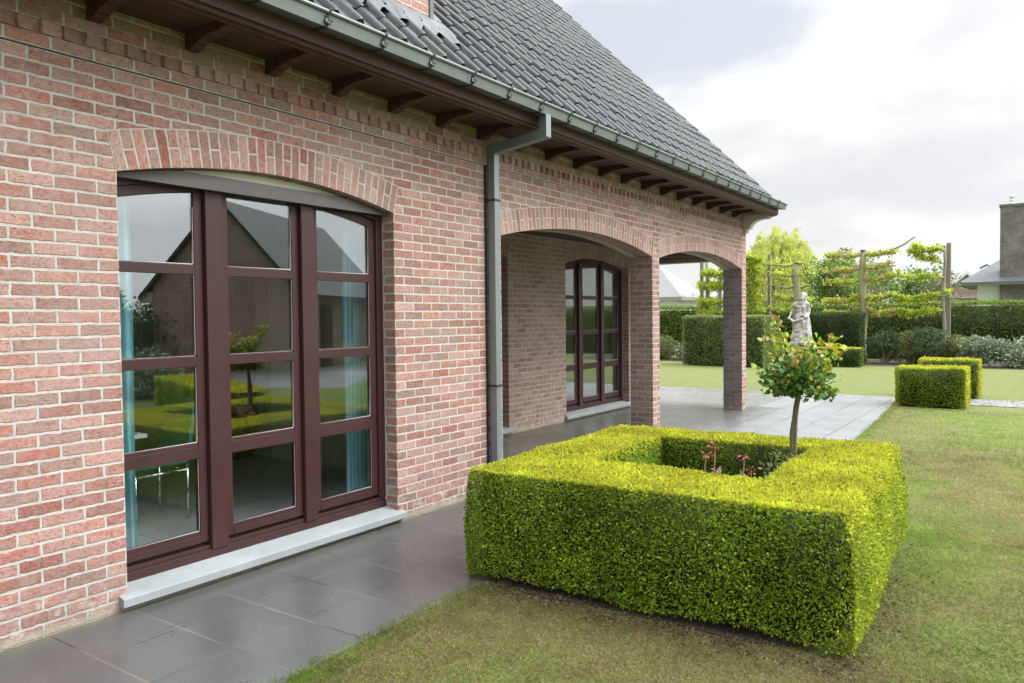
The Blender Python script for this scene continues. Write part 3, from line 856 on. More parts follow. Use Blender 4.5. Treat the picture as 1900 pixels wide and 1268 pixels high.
# ------------------------------------------------------------------ ground
def poly_obj(name, pts, z, mat, kind='structure', parent=None):
    m = MB(); m.poly([(p[0], p[1], z) for p in pts]); o = m.build(name, mat, parent)
    return tag(o, kind=kind)
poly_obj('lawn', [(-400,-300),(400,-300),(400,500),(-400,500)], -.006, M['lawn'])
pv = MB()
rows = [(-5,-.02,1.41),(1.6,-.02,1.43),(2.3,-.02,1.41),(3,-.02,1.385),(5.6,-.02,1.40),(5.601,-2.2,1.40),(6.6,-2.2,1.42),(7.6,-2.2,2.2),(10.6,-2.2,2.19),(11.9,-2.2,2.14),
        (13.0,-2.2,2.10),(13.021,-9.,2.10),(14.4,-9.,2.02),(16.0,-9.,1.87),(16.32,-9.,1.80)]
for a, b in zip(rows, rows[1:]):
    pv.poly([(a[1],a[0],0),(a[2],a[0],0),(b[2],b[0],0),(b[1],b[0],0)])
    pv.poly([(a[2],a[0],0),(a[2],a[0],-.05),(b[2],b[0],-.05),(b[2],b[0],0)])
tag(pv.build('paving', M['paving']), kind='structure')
tag(poly_obj('cobble_path', [(1.86,15.45),(20,15.35),(20,16.75),(1.80,16.55)], .002, M['cobble']))
poly_obj('driveway', [(9.,12.4),(26,3),(30,9),(13,19)], .001, flat_mat('asphalt', (.15,.15,.15), .8, noise=.4, nscale=2))

def blob_outline(cx, cy, rx, ry, n, seed, amp=.12, rect=False):
    r = random.Random(seed); out = []
    ph = [r.uniform(0, 6.28) for _ in range(4)]
    for i in range(n):
        a = 2*PI*i/n; k = 1 + amp*(math.sin(3*a+ph[0])*.4+math.sin(7*a+ph[1])*.35+math.sin(13*a+ph[2])*.25)
        c, s = math.cos(a), math.sin(a)
        if rect:
            q = (abs(c)**8 + abs(s)**8)**(-1/8); c *= q; s *= q
        out.append((cx + rx*k*c, cy + ry*k*s))
    return out
poly_obj('soil', blob_outline(2.315, 4.80, 1.06, 1.10, 120, 3, .045, True), .001, M['soil'])
poly_obj('soil', blob_outline(-7.0, 26.9, 2.6, 1.2, 40, 5, .08, True), .0, M['soil'])
poly_obj('soil', blob_outline(2.6, 27.6, 4.6, 1.7, 60, 6, .06, True), .0, M['soil'])

# ------------------------------------------------------------------ foliage tools
def snoise(P, seed, f):
    r = np.random.RandomState(seed); out = np.zeros(len(P))
    for k in range(6):
        d = r.normal(size=3); d *= f*(.6+.25*k)/np.linalg.norm(d)
        out += np.sin(P @ d + r.uniform(0, 6.28)) / (1+.25*k)
    return out/4.2
def unit(a): return a/np.maximum(np.linalg.norm(a, axis=1, keepdims=True), 1e-9)
def leaf_quads(P, N, rs, L, W, col, spread=.9, upb=.3, shape=4, Lvar=.35):
    n = len(P)
    d = unit(N*.9 + rs.normal(size=(n, 3))*spread*.6 + np.array([0, 0, upb]))
    s = unit(np.cross(d, rs.normal(size=(n, 3))))
    up = np.cross(s, d)
    l = (L*(1+rs.uniform(-Lvar, Lvar, n)))[:, None]; w = l*(W/L)
    if shape == 4:
        V = np.stack([P, P+d*l*.55+s*w*.5, P+d*l, P+d*l*.55-s*w*.5], 1)
    else:
        cur = up*l*.12
        V = np.stack([P, P+d*l*.28+s*w*.46+cur, P+d*l*.62+s*w*.44+cur*.8, P+d*l-cur, P+d*l*.62-s*w*.44+cur*.8, P+d*l*.28-s*w*.46+cur], 1)
    k = V.shape[1]
    F = np.arange(n*k).reshape(n, k)
    C = np.repeat(col, k, axis=0)
    return V.reshape(-1, 3), F, C
def palette(rs, n, cols, weights, jit=.12):
    cols = np.array(cols); i = rs.choice(len(cols), n, p=np.array(weights)/sum(weights))
    c = cols[i]*(1+rs.uniform(-jit, jit, (n, 1)))
    return np.clip(c, 0, 1)
def merge(parts):
    V = []; F = []; C = []; b = 0
    for v, f, c in parts:
        V.append(v); F.append(f+b); C.append(c); b += len(v)
    return np.concatenate(V), np.concatenate(F), np.concatenate(C)
def core_box(x0, x1, y0, y1, z0, z1, col=(.018,.024,.010)):
    c = np.array([(x0,y0,z0),(x1,y0,z0),(x1,y1,z0),(x0,y1,z0),(x0,y0,z1),(x1,y0,z1),(x1,y1,z1),(x0,y1,z1)], float)
    f = np.array([(0,3,2,1),(4,5,6,7),(0,1,5,4),(1,2,6,5),(2,3,7,6),(3,0,4,7)])
    return c, f, np.tile(np.array(col, float), (8, 1))

YEL = [(.43,.435,.028),(.50,.495,.045),(.35,.38,.03),(.26,.30,.035),(.15,.20,.03)]
def clipped_hedge(name, boxes, label, cat, loc, rot, faces, L, W, seed, mat=None, group=None, corecol=(.030,.042,.014), amp=.018, parent=None, warp=None):
    """faces: list of dict(o=origin, a=edge, b=edge, n=normal, den, cols, wts, skip=fn, z0fn)"""
    rs = np.random.RandomState(seed)
    parts = [core_box(*b, col=corecol) for b in boxes]
    for f in faces:
        a, b, o, nn = (np.array(f[k], float) for k in ('a', 'b', 'o', 'n'))
        area = np.linalg.norm(np.cross(a, b)); n = int(area*f['den'])
        t = rs.uniform(0, 1, (n, 2)); P = o + t[:, :1]*a + t[:, 1:]*b
        if f.get('keep') is not None:
            P = P[f['keep'](P)]
        n = len(P)
        N = np.tile(nn, (n, 1))
        dsp = snoise(P, seed+5, 6./max(.4, L*40))*amp + snoise(P, seed+8, 25./max(.4, L*40))*amp*.6 + np.abs(rs.normal(size=n))*L*.35 - L*.75
        if f.get('edge'):          # soften the arrises
            for (ax, v, s) in f['edge']:
                dd = np.clip((.06 - s*(v-P[:, ax]))/.06, 0, 1)
                dsp -= dd**2*.02
        if f.get('flare'): dsp = dsp + f['flare'](P)
        P = P + N*dsp[:, None]
        if warp is not None: P = warp(P)
        col = palette(rs, n, f['cols'], f['wts'], .16)
        if f.get('tint') is not None:
            w, alt = f['tint'](P)
            pick = rs.uniform(0, 1, n) < w
            col[pick] = palette(rs, int(pick.sum()), alt[0], alt[1], .14)
        parts.append(leaf_quads(P, N, rs, L, W, col, f.get('spread', .95), f.get('upb', .35)))
    V, F, C = merge(parts)
    c, s = math.cos(rot), math.sin(rot)
    R = np.array([[c, -s, 0], [s, c, 0], [0, 0, 1]])
    V = V @ R.T
    o = npmesh(name, V, F, mat or M['leaf'], parent, C)
    o.location = loc
    return tag(o, label, cat, group)

# square clipped hedge with an open middle, in front of the house
GR = [(.235,.345,.034),(.305,.43,.04),(.175,.265,.028),(.39,.51,.05),(.11,.17,.024)]
GRW = [4, 4, 3, 1.3, 2]
def ring_hedge():
    hx, hy, H = 1.065, 1.085, .672
    ix0, ix1, iy0, iy1 = -.55, .56, -.50, .72
    keep_top = lambda P: ~((P[:,0] > ix0) & (P[:,0] < ix1) & (P[:,1] > iy0) & (P[:,1] < iy1) )
    k = .045
    core = [(-hx+k,ix0-k,-hy+k,hy-k,.04,H-k),(ix1+k,hx-k,-hy+k,hy-k,.06,H-k),(ix0-k,ix1+k,-hy+k,iy0-k,.06,H-k),(ix0-k,ix1+k,iy1+k,hy-k,.06,H-k)]
    tw, tww = YEL, [4, 3, 3, 1.5, .8]
    sidew = [2.2, 1.2, 3, 3.2, 2.2]
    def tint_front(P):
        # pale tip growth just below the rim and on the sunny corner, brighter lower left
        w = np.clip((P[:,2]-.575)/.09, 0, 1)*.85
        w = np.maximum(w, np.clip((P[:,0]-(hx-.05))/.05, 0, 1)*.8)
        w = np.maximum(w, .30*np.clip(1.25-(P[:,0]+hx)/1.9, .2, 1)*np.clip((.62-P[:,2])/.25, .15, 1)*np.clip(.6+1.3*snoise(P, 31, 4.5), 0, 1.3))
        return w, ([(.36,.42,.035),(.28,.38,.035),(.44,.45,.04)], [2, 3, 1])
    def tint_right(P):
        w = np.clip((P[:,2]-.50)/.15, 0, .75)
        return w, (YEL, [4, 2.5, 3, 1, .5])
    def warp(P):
        q = np.sin(np.clip((H-P[:,2])/H, 0, 1)*PI*.75)
        P = P.copy(); x, y = P[:,0].copy(), P[:,1].copy()
        P[:,0] += np.clip((x-.6)/.45, 0, 1)**2*(.055*q + .030*snoise(np.stack([y*0+3, y, P[:,2]], 1), 41, 3.5)) - np.clip((-x-.6)/.45, 0, 1)**2*(.03*q + .02*snoise(np.stack([y*0, y, P[:,2]], 1), 44, 3.5))
        P[:,1] -= np.clip((-y-.6)/.45, 0, 1)**2*(.035*q + .026*snoise(np.stack([x, x*0, P[:,2]], 1), 43, 3.5))
        return P
    eb = lambda P: P[:,2] > .035 + .03*snoise(P, 7, 9)
    er = lambda P: P[:,2] > .04 + .06*(P[:,1]+hy)/1.6 + .03*snoise(P, 9, 9)
    faces = [
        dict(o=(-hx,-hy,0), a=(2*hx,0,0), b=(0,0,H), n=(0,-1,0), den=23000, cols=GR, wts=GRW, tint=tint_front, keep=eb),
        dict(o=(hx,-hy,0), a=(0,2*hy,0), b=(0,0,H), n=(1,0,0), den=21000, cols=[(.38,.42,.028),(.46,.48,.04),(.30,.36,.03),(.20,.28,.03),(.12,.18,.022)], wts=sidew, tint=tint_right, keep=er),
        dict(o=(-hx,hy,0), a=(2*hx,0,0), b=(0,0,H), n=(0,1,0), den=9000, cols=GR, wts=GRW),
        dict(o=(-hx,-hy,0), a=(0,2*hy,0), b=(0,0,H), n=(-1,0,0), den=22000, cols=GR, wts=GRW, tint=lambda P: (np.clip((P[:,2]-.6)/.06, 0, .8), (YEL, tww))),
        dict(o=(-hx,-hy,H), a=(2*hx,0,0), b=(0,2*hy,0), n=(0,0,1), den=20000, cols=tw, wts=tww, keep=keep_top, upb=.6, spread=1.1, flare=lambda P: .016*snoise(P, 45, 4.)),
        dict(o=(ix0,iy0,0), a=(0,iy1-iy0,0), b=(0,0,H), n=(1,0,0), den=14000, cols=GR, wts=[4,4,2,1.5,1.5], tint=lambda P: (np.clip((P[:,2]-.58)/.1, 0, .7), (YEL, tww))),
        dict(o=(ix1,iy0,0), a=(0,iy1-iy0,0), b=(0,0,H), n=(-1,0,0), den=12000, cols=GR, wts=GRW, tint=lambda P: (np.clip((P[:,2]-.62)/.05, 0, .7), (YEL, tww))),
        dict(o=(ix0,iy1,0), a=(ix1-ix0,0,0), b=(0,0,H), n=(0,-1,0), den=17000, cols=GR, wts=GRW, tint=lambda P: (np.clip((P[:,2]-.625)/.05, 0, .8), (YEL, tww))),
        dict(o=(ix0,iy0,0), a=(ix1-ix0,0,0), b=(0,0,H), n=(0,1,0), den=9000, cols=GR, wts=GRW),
    ]
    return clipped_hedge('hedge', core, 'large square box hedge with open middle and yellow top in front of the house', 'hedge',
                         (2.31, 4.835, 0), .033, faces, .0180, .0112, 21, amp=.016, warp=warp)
ring_hedge()

def box_faces(x0, x1, y0, y1, H, den, side, top, front=None, right=None, z0=.02):
    sc, sw = side; tc, tw = top; fr = front or side; ri = right or side
    kz = lambda P: P[:,2] > z0 + z0*1.5*snoise(P, 3, 8./max(.3, H))
    return [dict(o=(x0,y0,0), a=(x1-x0,0,0), b=(0,0,H), n=(0,-1,0), den=den, cols=fr[0], wts=fr[1], keep=kz),
            dict(o=(x1,y0,0), a=(0,y1-y0,0), b=(0,0,H), n=(1,0,0), den=den, cols=ri[0], wts=ri[1], keep=kz),
            dict(o=(x0,y0,0), a=(0,y1-y0,0), b=(0,0,H), n=(-1,0,0), den=den*.7, cols=ri[0], wts=ri[1], keep=kz),
            dict(o=(x0,y1,0), a=(x1-x0,0,0), b=(0,0,H), n=(0,1,0), den=den*.4, cols=sc, wts=sw),
            dict(o=(x0,y0,H), a=(x1-x0,0,0), b=(0,y1-y0,0), n=(0,0,1), den=den, cols=tc, wts=tw, upb=.6)]
def simple_hedge(name, x0, x1, y0, y1, H, den, L, seed, label, side, top, front=None, right=None, rot=0, amp=.03, inset=.06, group=None, W=None):
    cx, cy = (x0+x1)/2, (y0+y1)/2; hx, hy = (x1-x0)/2, (y1-y0)/2
    return clipped_hedge(name, [(-hx+inset, hx-inset, -hy+inset, hy-inset, .03, H-inset)], label, 'hedge', (cx, cy, 0), rot,
                         box_faces(-hx, hx, -hy, hy, H, den, side, top, front, right), L, W or L*.62, seed, amp=amp, group=group)
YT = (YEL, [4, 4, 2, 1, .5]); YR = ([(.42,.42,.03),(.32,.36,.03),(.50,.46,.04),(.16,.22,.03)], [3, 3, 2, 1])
CF = ([(.20,.29,.036),(.26,.36,.042),(.14,.205,.03),(.34,.42,.06)], [3, 3, 2, 1])
simple_hedge('hedge', 2.06, 3.12, 14.72, 15.46, .665, 6500, .030, 31, 'cube clipped box hedge with yellow top at the corner of the paved terrace', CF, YT, CF, YR, amp=.02, group='pair of clipped cubes')
simple_hedge('hedge', 2.20, 3.20, 16.55, 17.25, .72, 5000, .030, 32, 'cube clipped box hedge just behind its twin, beyond the cobbled path', CF, YT, CF, YR, amp=.02, group='pair of clipped cubes')
DK = ([(.080,.125,.045),(.11,.17,.055),(.052,.082,.03),(.15,.20,.075)], [3, 3, 2, 1])
MID = ([(.19,.245,.095),(.24,.295,.12),(.12,.165,.06),(.31,.35,.17)], [3, 3, 2, 1])
TALL = ([(.17,.25,.055),(.205,.295,.065),(.135,.205,.045),(.235,.32,.08)], [3, 3, 2, 1])
TALLT = ([(.15,.22,.04),(.20,.28,.05),(.09,.15,.03)], [3, 2, 2])
simple_hedge('hedge', -16, 14, 30, 31.2, 1.95, 640, .10, 33, 'long tall clipped boundary hedge closing the back of the garden', TALL, TALLT, amp=.06, inset=.12, W=.045)
simple_hedge('hedge', -5.5, -2.75, 23.7, 24.9, 1.57, 2300, .052, 34, 'shoulder high grey green clipped hedge seen on both sides of the corner pillar', MID, MID, rot=-.12, amp=.05)
simple_hedge('hedge', -2.7, -.75, 27.0, 27.7, 1.62, 2000, .055, 35, 'dark green clipped hedge standing behind the stone statue', DK, DK, amp=.05)
LOWF = ([(.10,.17,.03),(.13,.21,.035),(.07,.12,.022)], [2, 2, 1])
simple_hedge('hedge', -2.3, -.36, 24.9, 25.5, .56, 3200, .04, 36, 'low box hedge with yellow green top below the statue', LOWF, YT, LOWF, amp=.02)
simple_hedge('hedge', 5.2, 9.5, 7.4, 8.2, .55, 2200, .035, 37, 'low clipped hedge with yellow top out on the side lawn', CF, YT, CF, rot=.35, amp=.02)

# loose shrubs
def shrub(name, x, y, rx, ry, H, n, L, seed, cols, wts, label, cat='shrub', group=None, W=.55, z0=0., gloss=False, lump=.32, stems=True):
    rs = np.random.RandomState(seed)
    parts = []
    m = max(5, int(9*rx)); cents = []
    for i in range(m*3):
        a = rs.uniform(0, 6.28); q = math.sqrt(rs.uniform(0, 1))*.72
        cents.append((q*rx*math.cos(a), q*ry*math.sin(a), H*(.14+.56*rs.uniform(0, 1)*(1.15-q*.6)), lump*min(1.25*rx, H)*rs.uniform(.8, 1.25)))
    tot = sum(c[3]**2 for c in cents)
    for c in cents:
        k = int(1.7*n*c[3]**2/tot)
        d = unit(rs.normal(size=(k, 3))); r = c[3]*rs.uniform(.55, 1.08, k)**.6
        P = np.array(c[:3]) + d*r[:, None]*np.array([1, 1, .9])
        P[:, 2] = np.abs(P[:, 2]); P[:, 2] = np.minimum(P[:, 2], H*1.06)
        parts.append(leaf_quads(P, unit(d*.8+rs.normal(size=(k, 3))*.5), rs, L, L*W, palette(rs, k, cols, wts, .2), 1.0, .3))
    V, F, C = merge(parts)
    root = empty(name, (x, y, z0), label, cat, group)
    o = npmesh('foliage', V+np.array([x, y, z0]), F, M['leaf_gloss'] if gloss else M['leaf'], root, C)
    if stems:
        s = MB()
        for c in cents[:10]:
            s.tube([(x+c[0]*.15, y+c[1]*.15, z0), (x+c[0]*.6, y+c[1]*.6, z0+c[2]*.55), (x+c[0], y+c[1], z0+c[2])], [.02*H, .013*H, .006*H], 5)
        s.build('stem', M['bark'], root)
    return root
GG = [(.20,.25,.165),(.27,.32,.22),(.12,.155,.085),(.36,.39,.28),(.07,.10,.045)]
OL = [(.14,.155,.055),(.19,.20,.075),(.08,.095,.032),(.25,.245,.09)]
shrub('shrub', -.05, 27.25, .55, .6, 1.45, 2600, .085, 41, [(.075,.12,.05),(.105,.155,.065),(.045,.072,.03)], [3,2,2], 'dark green shrub beside the foot of the mossy trunk', W=.35)
shrub('shrub', .75, 27.2, .45, .5, 1.30, 2000, .08, 42, OL, [3,3,2,1], 'olive brown shrub between two dark green shrubs', W=.35)
shrub('shrub', 1.25, 27.35, .65, .6, 1.45, 3000, .085, 43, [(.075,.12,.055),(.105,.16,.075),(.045,.072,.03)], [3,2,2], 'broad dark green shrub in front of the squared grey post', W=.35)
shrub('shrub', 1.95, 27.1, .40, .5, 1.15, 1500, .08, 44, OL, [3,3,2,1], 'small olive shrub at the right of the squared grey post', W=.35)
shrub('shrub', 2.55, 26.7, .62, .6, 1.22, 2800, .075, 45, GG, [3,2,2,1,2], 'grey green shrub next to the small olive shrub', gloss=True)
shrub('shrub', 3.55, 26.6, .68, .6, 1.15, 2900, .075, 46, GG, [3,2,2,1,2], 'grey green shrub in the middle of the pale row before the tall hedge', gloss=True)
shrub('shrub', 4.65, 26.6, .70, .6, 1.10, 2800, .075, 47, GG, [2,2,2,1,3], 'grey green shrub at the right edge of the photo before the tall hedge', gloss=True)
shrub('shrub', -6.25, 26.6, .75, .6, .92, 2400, .07, 48, GG, [2,2,3,1,3], 'low grey green shrub seen between the brick pillars', gloss=True)
shrub('shrub', -7.6, 26.9, .8, .6, .95, 2400, .07, 49, OL+[(.20,.22,.12)], [3,2,3,1,2], 'low olive shrub half hidden behind the middle brick pillar')

# ------------------------------------------------------------------ standard rose and young shoots
def oval_leaf(P, D, S, L, W):
    """six sided leaf outline"""
    return None
rs = np.random.RandomState(71)
rose = empty('rose_tree', (2.77, 5.33, 0), 'standard rose with bare slender trunk and leafy round head in the hedge square', 'tree')
t = MB()
t.tube([(2.762,5.33,0),(2.772,5.33,.45),(2.778,5.33,.70),(2.776,5.332,.80),(2.790,5.33,.90),(2.800,5.328,.98),(2.815,5.33,1.07),(2.818,5.33,1.10)], [.024,.022,.0205,.021,.0185,.019,.0175,.022], 10)
t.tube([(2.79,5.322,.02),(2.794,5.318,.6),(2.806,5.318,.92)], [.009,.009,.008], 6)
t.build('trunk', M['rose_bark'], rose, True)
twig = MB(); parts = []
rnd = random.Random(12)
base = Vector((2.818, 5.33, 1.09))
tips = []
for i in range(52):
    a = rnd.uniform(0, 6.28); el = rnd.uniform(-.02, 1.3)
    ln = rnd.uniform(.12, .245)*(1.0 if el > .2 else .85)
    if i < 6: el = (1.1, 1.25, .95, .8, 1.3, 1.0)[i]; ln = (.46, .30, .40, .33, .25, .37)[i]; a = (2.75, 1.2, 2.9, .25, 4.4, -.2)[i]
    d = Vector((math.cos(a)*math.cos(el), math.sin(a)*math.cos(el), math.sin(el)))
    p1 = base + d*ln*.5 + Vector((0, 0, .02)); p2 = base + d*ln + Vector((0, 0, -.02 if el < .3 else .03))
    twig.tube([base, p1, p2], [.006, .0042, .002], 5)
    nl = int(20 + ln*120)
    for j in range(nl):
        q = rnd.uniform(.35, 1.08); pp = base.lerp(p1, min(1, q*2)) if q < .5 else p1.lerp(p2, (q-.5)*2)
        pp = pp + Vector((rnd.gauss(0, .034), rnd.gauss(0, .034), rnd.gauss(0, .028))); pp.z = max(pp.z, 1.045+rnd.uniform(0, .05))
        tips.append((pp, pp - base, q, el, i))
twig.build('branch', M['rose_bark'], rose, True)
P = np.array([q[0] for q in tips]); N = unit(np.array([q[1] for q in tips]))
zz = P[:, 2]
cD = palette(rs, len(P), [(.065,.15,.035),(.11,.22,.045),(.17,.29,.06),(.11,.21,.08)], [3,3,2,2], .2)
cY = palette(rs, len(P), [(.33,.38,.035),(.23,.33,.03),(.42,.40,.05),(.30,.17,.05)], [3,3,2,1], .2)
cR = palette(rs, len(P), [(.36,.15,.07),(.42,.24,.10),(.30,.28,.06)], [2,2,2], .2)
w = np.clip((zz-1.18)/.24, 0, 1)*.80+.06 + np.clip((P[:,0]-2.90)/.15, 0, 1)*.35
pick = rs.uniform(0, 1, len(P)) < w
col = np.where(pick[:, None], cY, cD)
tipm = (rs.uniform(0, 1, len(P)) < np.clip((np.array([q[2] for q in tips])-.95)*1.6, 0, .22)) & (zz > 1.25)
col = np.where(tipm[:, None], cR, col)
Nn = unit(N*.5 + np.array([0, 0, .1]))
V, F, C = leaf_quads(P, Nn, rs,   .037, .027, col, 1.15, .0, shape=6, Lvar=.4)
npmesh('crown', V, F, M['leaf_gloss'], rose, C, smooth=False)

RED = [(.36,.075,.055),(.28,.09,.06),(.40,.15,.10)]
def rose_shoot(x, y, h, seed, label):
    rs = np.random.RandomState(seed); r = random.Random(seed)
    root = empty('rose_shoot', (x, y, 0), label, 'plant', 'young red rose shoots')
    s = MB(); pts = [(x, y, 0), (x+r.uniform(-.02,.02), y, h*.5), (x+r.uniform(-.03,.03), y+.01, h)]
    s.tube(pts, [.006,.005,.003], 6); s.build('stem', M['red_stem'], root, True)
    p1 = np.array(pts[2]); n = 11
    P = p1 + rs.normal(size=(n, 3))*np.array([.018,.018,.014]); 
    a = leaf_quads(P, unit(rs.normal(size=(n, 3))*np.array([1,1,.3])), rs, .027, .012, palette(rs, n, RED, [2,2,1]), .6, .2, 6)
    n2 = 9; q = rs.uniform(.35, .8, n2)[:, None]
    P2 = np.array(pts[0])*(1-q)+p1*q + rs.normal(size=(n2, 3))*.012
    b = leaf_quads(P2, unit(rs.normal(size=(n2, 3))*np.array([1,1,.2])), rs, .06, .035, palette(rs, n2, [(.10,.20,.10),(.16,.25,.13),(.20,.12,.06)], [2,2,1]), .6, .1, 6)
    V, F, C = merge([a, b]); npmesh('leaves', V, F, M['leaf_gloss'], root, C)
M['red_stem'] = flat_mat('red_stem', (.25,.10,.06), .5)
rose_shoot(2.28, 4.97, .66, 1, 'leftmost young red rose shoot inside the hedge square')
rose_shoot(2.35, 4.93, .735, 2, 'tallest young red rose shoot inside the hedge square')
rose_shoot(2.54, 5.02, .66, 3, 'thin young red rose shoot between the tallest and the lowest')
rose_shoot(2.65, 4.90, .60, 4, 'lowest young red rose shoot with broad leaves, nearest the rose trunk')
rs5 = np.random.RandomState(5)
P = np.array([2.74, 5.20, .52]) + rs5.normal(size=(260, 3))*np.array([.07,.05,.09])
V, F, C = leaf_quads(P, unit(rs5.normal(size=(260,3))+np.array([0,0,.6])), rs5, .035, .014, palette(rs5, 260, [(.20,.25,.09),(.15,.20,.07),(.27,.30,.14)], [2,2,1]), .8, .4)
hb = empty('herb', (2.74, 5.20, 0), 'feathery grey green herb at the foot of the standard rose', 'plant')
npmesh('foliage', V, F, M['leaf'], hb, C)
s = MB()
for i in range(6): s.tube([(2.74,5.2,0),(2.74+.02*(i-3),5.2,.3),(2.74+.04*(i-3),5.2,.5)], .004, 5)
s.build('stem', M['rose_bark'], hb)

# ------------------------------------------------------------------ espalier limes with their posts
LIME = [(.40,.47,.06),(.48,.54,.08),(.30,.40,.055),(.56,.57,.15)]
PINK = [(.48,.36,.18),(.42,.40,.12),(.50,.30,.17)]
def espalier(x, y, zt, rad, tiers, seed, leafy, label, bark, up=None, tints=None, lean=0.):
    r = random.Random(seed); rs = np.random.RandomState(seed)
    root = empty('espalier_tree', (x, y, 0), label, 'tree', 'row of espalier trees')
    s = MB(); n = 8
    s.tube([(x+lean*k/n+.03*math.sin(k*1.3+seed), y+.02*math.sin(k*.9), zt*k/n) for k in range(n+1)], [rad*(1.15-.35*k/n) for k in range(n+1)], 10)
    s.tube([(x+lean, y, zt), (x+lean, y, zt+.05)], [rad*.95, rad*.5], 10)
    s.build('trunk', bark, root, True)
    P = []; Nn = []; cf = []
    for (z, ll, lr, dl, dr, dens) in tiers:
        for sgn, ln, dz in ((-1, ll, dl), (1, lr, dr)):
            if ln <= 0: continue
            b = MB(); pts = []; m = 9
            for k in range(m+1):
                q = k/m
                pts.append((x+lean*z/zt+sgn*ln*q, y-.03+.05*math.sin(3*q+seed), z+dz*q-.07*math.sin(PI*q)*ln+.03*math.sin(9*q+seed*1.7+z)))
            b.tube(pts, [rad*.34*(1-.6*k/m)+.006 for k in range(m+1)], 6)
            b.build('branch', bark, root, True)
            for k in range(int(dens*leafy*ln*24)):
                q = min(1., r.uniform(.12, 1.05)); i = min(m-1, int(q*m)); tt = q*m-i
                c = np.array(pts[i])*(1-tt)+np.array(pts[i+1])*tt
                kk = r.randint(7, 16)
                o_ = rs.normal(size=(kk, 3))*.052 + np.array([0, 0, .035])
                P.append(c+o_); Nn.append(unit(o_+np.array([0, -.03, .03]))); cf.append(np.full(kk, 1. if (tints and r.random() < tints) else 0.))
    P = np.concatenate(P); Nn = np.concatenate(Nn); cf = np.concatenate(cf)
    c = palette(rs, len(P), LIME, [3,3,2,1], .2); c2 = palette(rs, len(P), PINK, [2,2,1], .2)
    c = np.where(cf[:, None] > .5, c2, c)
    V, F, C = leaf_quads(P, Nn, rs, .074, .062, c, .8, .2, 6)
    npmesh('foliage', V, F, M['leaf'], root, C)
    if up:
        b = MB(); b.tube(up, [.045,.04,.034,.028,.03], 7); b.build('branch', bark, root, True)
T5 = lambda ll, lr, d, dl=0, dr=0: [(1.72,ll,lr,dl-.12,dr-.10,d),(2.15,ll,lr,dl-.12,dr+.02,d),(2.74,ll,lr,dl-.05,dr+.1,d*.6),(3.16,ll,lr,dl-.1,dr+.05,d*.55),(3.60,ll,lr,dl,dr+.02,d*.6)]
espalier(-.80, 27.8, 3.72, .125, T5(1.15, 1.0, .55), 3, 2.8, 'espalier tree with thick bare mossy trunk and long thin tiered arms', M['bark'],
         up=[(-.80,27.8,3.62),(-.30,27.78,3.60),(.15,27.76,3.72),(.45,27.76,3.86),(.74,27.76,4.08)], tints=.35)
espalier(1.575, 27.75, 3.70, .055, [(1.72,1.25,0,-.1,0,1.5),(2.20,1.3,.12,-.15,.05,1.5),(2.75,1.3,0,.1,0,.6),(3.20,.95,0,.35,0,1.3),(3.58,.85,0,.12,0,1.3)], 5, 1.5, 'espalier tree with thin grey trunk tied to the squared post, leafy arms to one side', M['bark_grey'])
espalier(-2.95, 27.8, 3.42, .12, [(1.75,.9,.5,.1,-.1,.25),(2.15,.8,.5,.1,-.1,.4),(2.60,1.0,.5,.12,.05,.02),(3.02,.9,.5,.05,.03,.12),(3.40,1.25,.35,.08,.0,.05)], 7, 3.2, 'espalier tree cut flat at the top, almost leafless, behind the statue', M['bark'])
espalier(-4.42, 27.6, 3.60, .11, [(1.72,.7,.35,0,0,1.7),(2.2,.7,.3,0,0,1.7),(2.72,.65,.3,.0,0,1.7),(3.16,.6,.3,0,0,1.7),(3.62,.7,.35,.06,-.1,1.8)]+[(z,.13,.13,.05,.05,1.6) for z in (1.95,2.4,2.9,3.35)], 9, 2.2, 'espalier tree thickly wrapped in lime green leaves right of the corner pillar', M['bark'])
espalier(-5.62, 27.6, 3.30, .075, [(1.66,.75,.4,0,0,1.8),(2.10,.75,.4,-.05,0,1.7),(2.62,.75,.3,.08,0,1.5),(3.10,.55,.25,.1,0,1.6)], 11, 2.0, 'leafy espalier tree with slim trunk seen through the end arch', M['bark_grey'])
espalier(-6.22, 27.9, 3.75, .085, [(1.70,.35,.5,0,0,1.6),(2.12,.3,.5,0,0,1.5),(2.75,.3,.6,0,0,1.4),(3.15,.2,.5,0,0,.8)], 13, 1.8, 'espalier tree with tall bare stem beside a post, seen through the end arch', M['bark'])
def post(x, y, h, w, label):
    p = MB(); p.box(x-w/2, x+w/2, y-w/2, y+w/2, 0, h)
    return tag(p.build('wooden_post', M['post'], None, bevel=.008), label, 'post', 'posts of the espalier row')
post(1.685, 27.95, 3.83, .125, 'squared grey wooden post standing taller than the espalier beside it')
post(-4.66, 27.95, 3.74, .11, 'grey wooden post behind the lime wrapped espalier right of the corner pillar')
post(-6.45, 27.95, 3.9, .11, 'wooden post beside the tall bare espalier stem in the end arch')
post(-3.95, 28.0, 3.78, .10, 'thin grey wooden post left of the flat topped espalier')

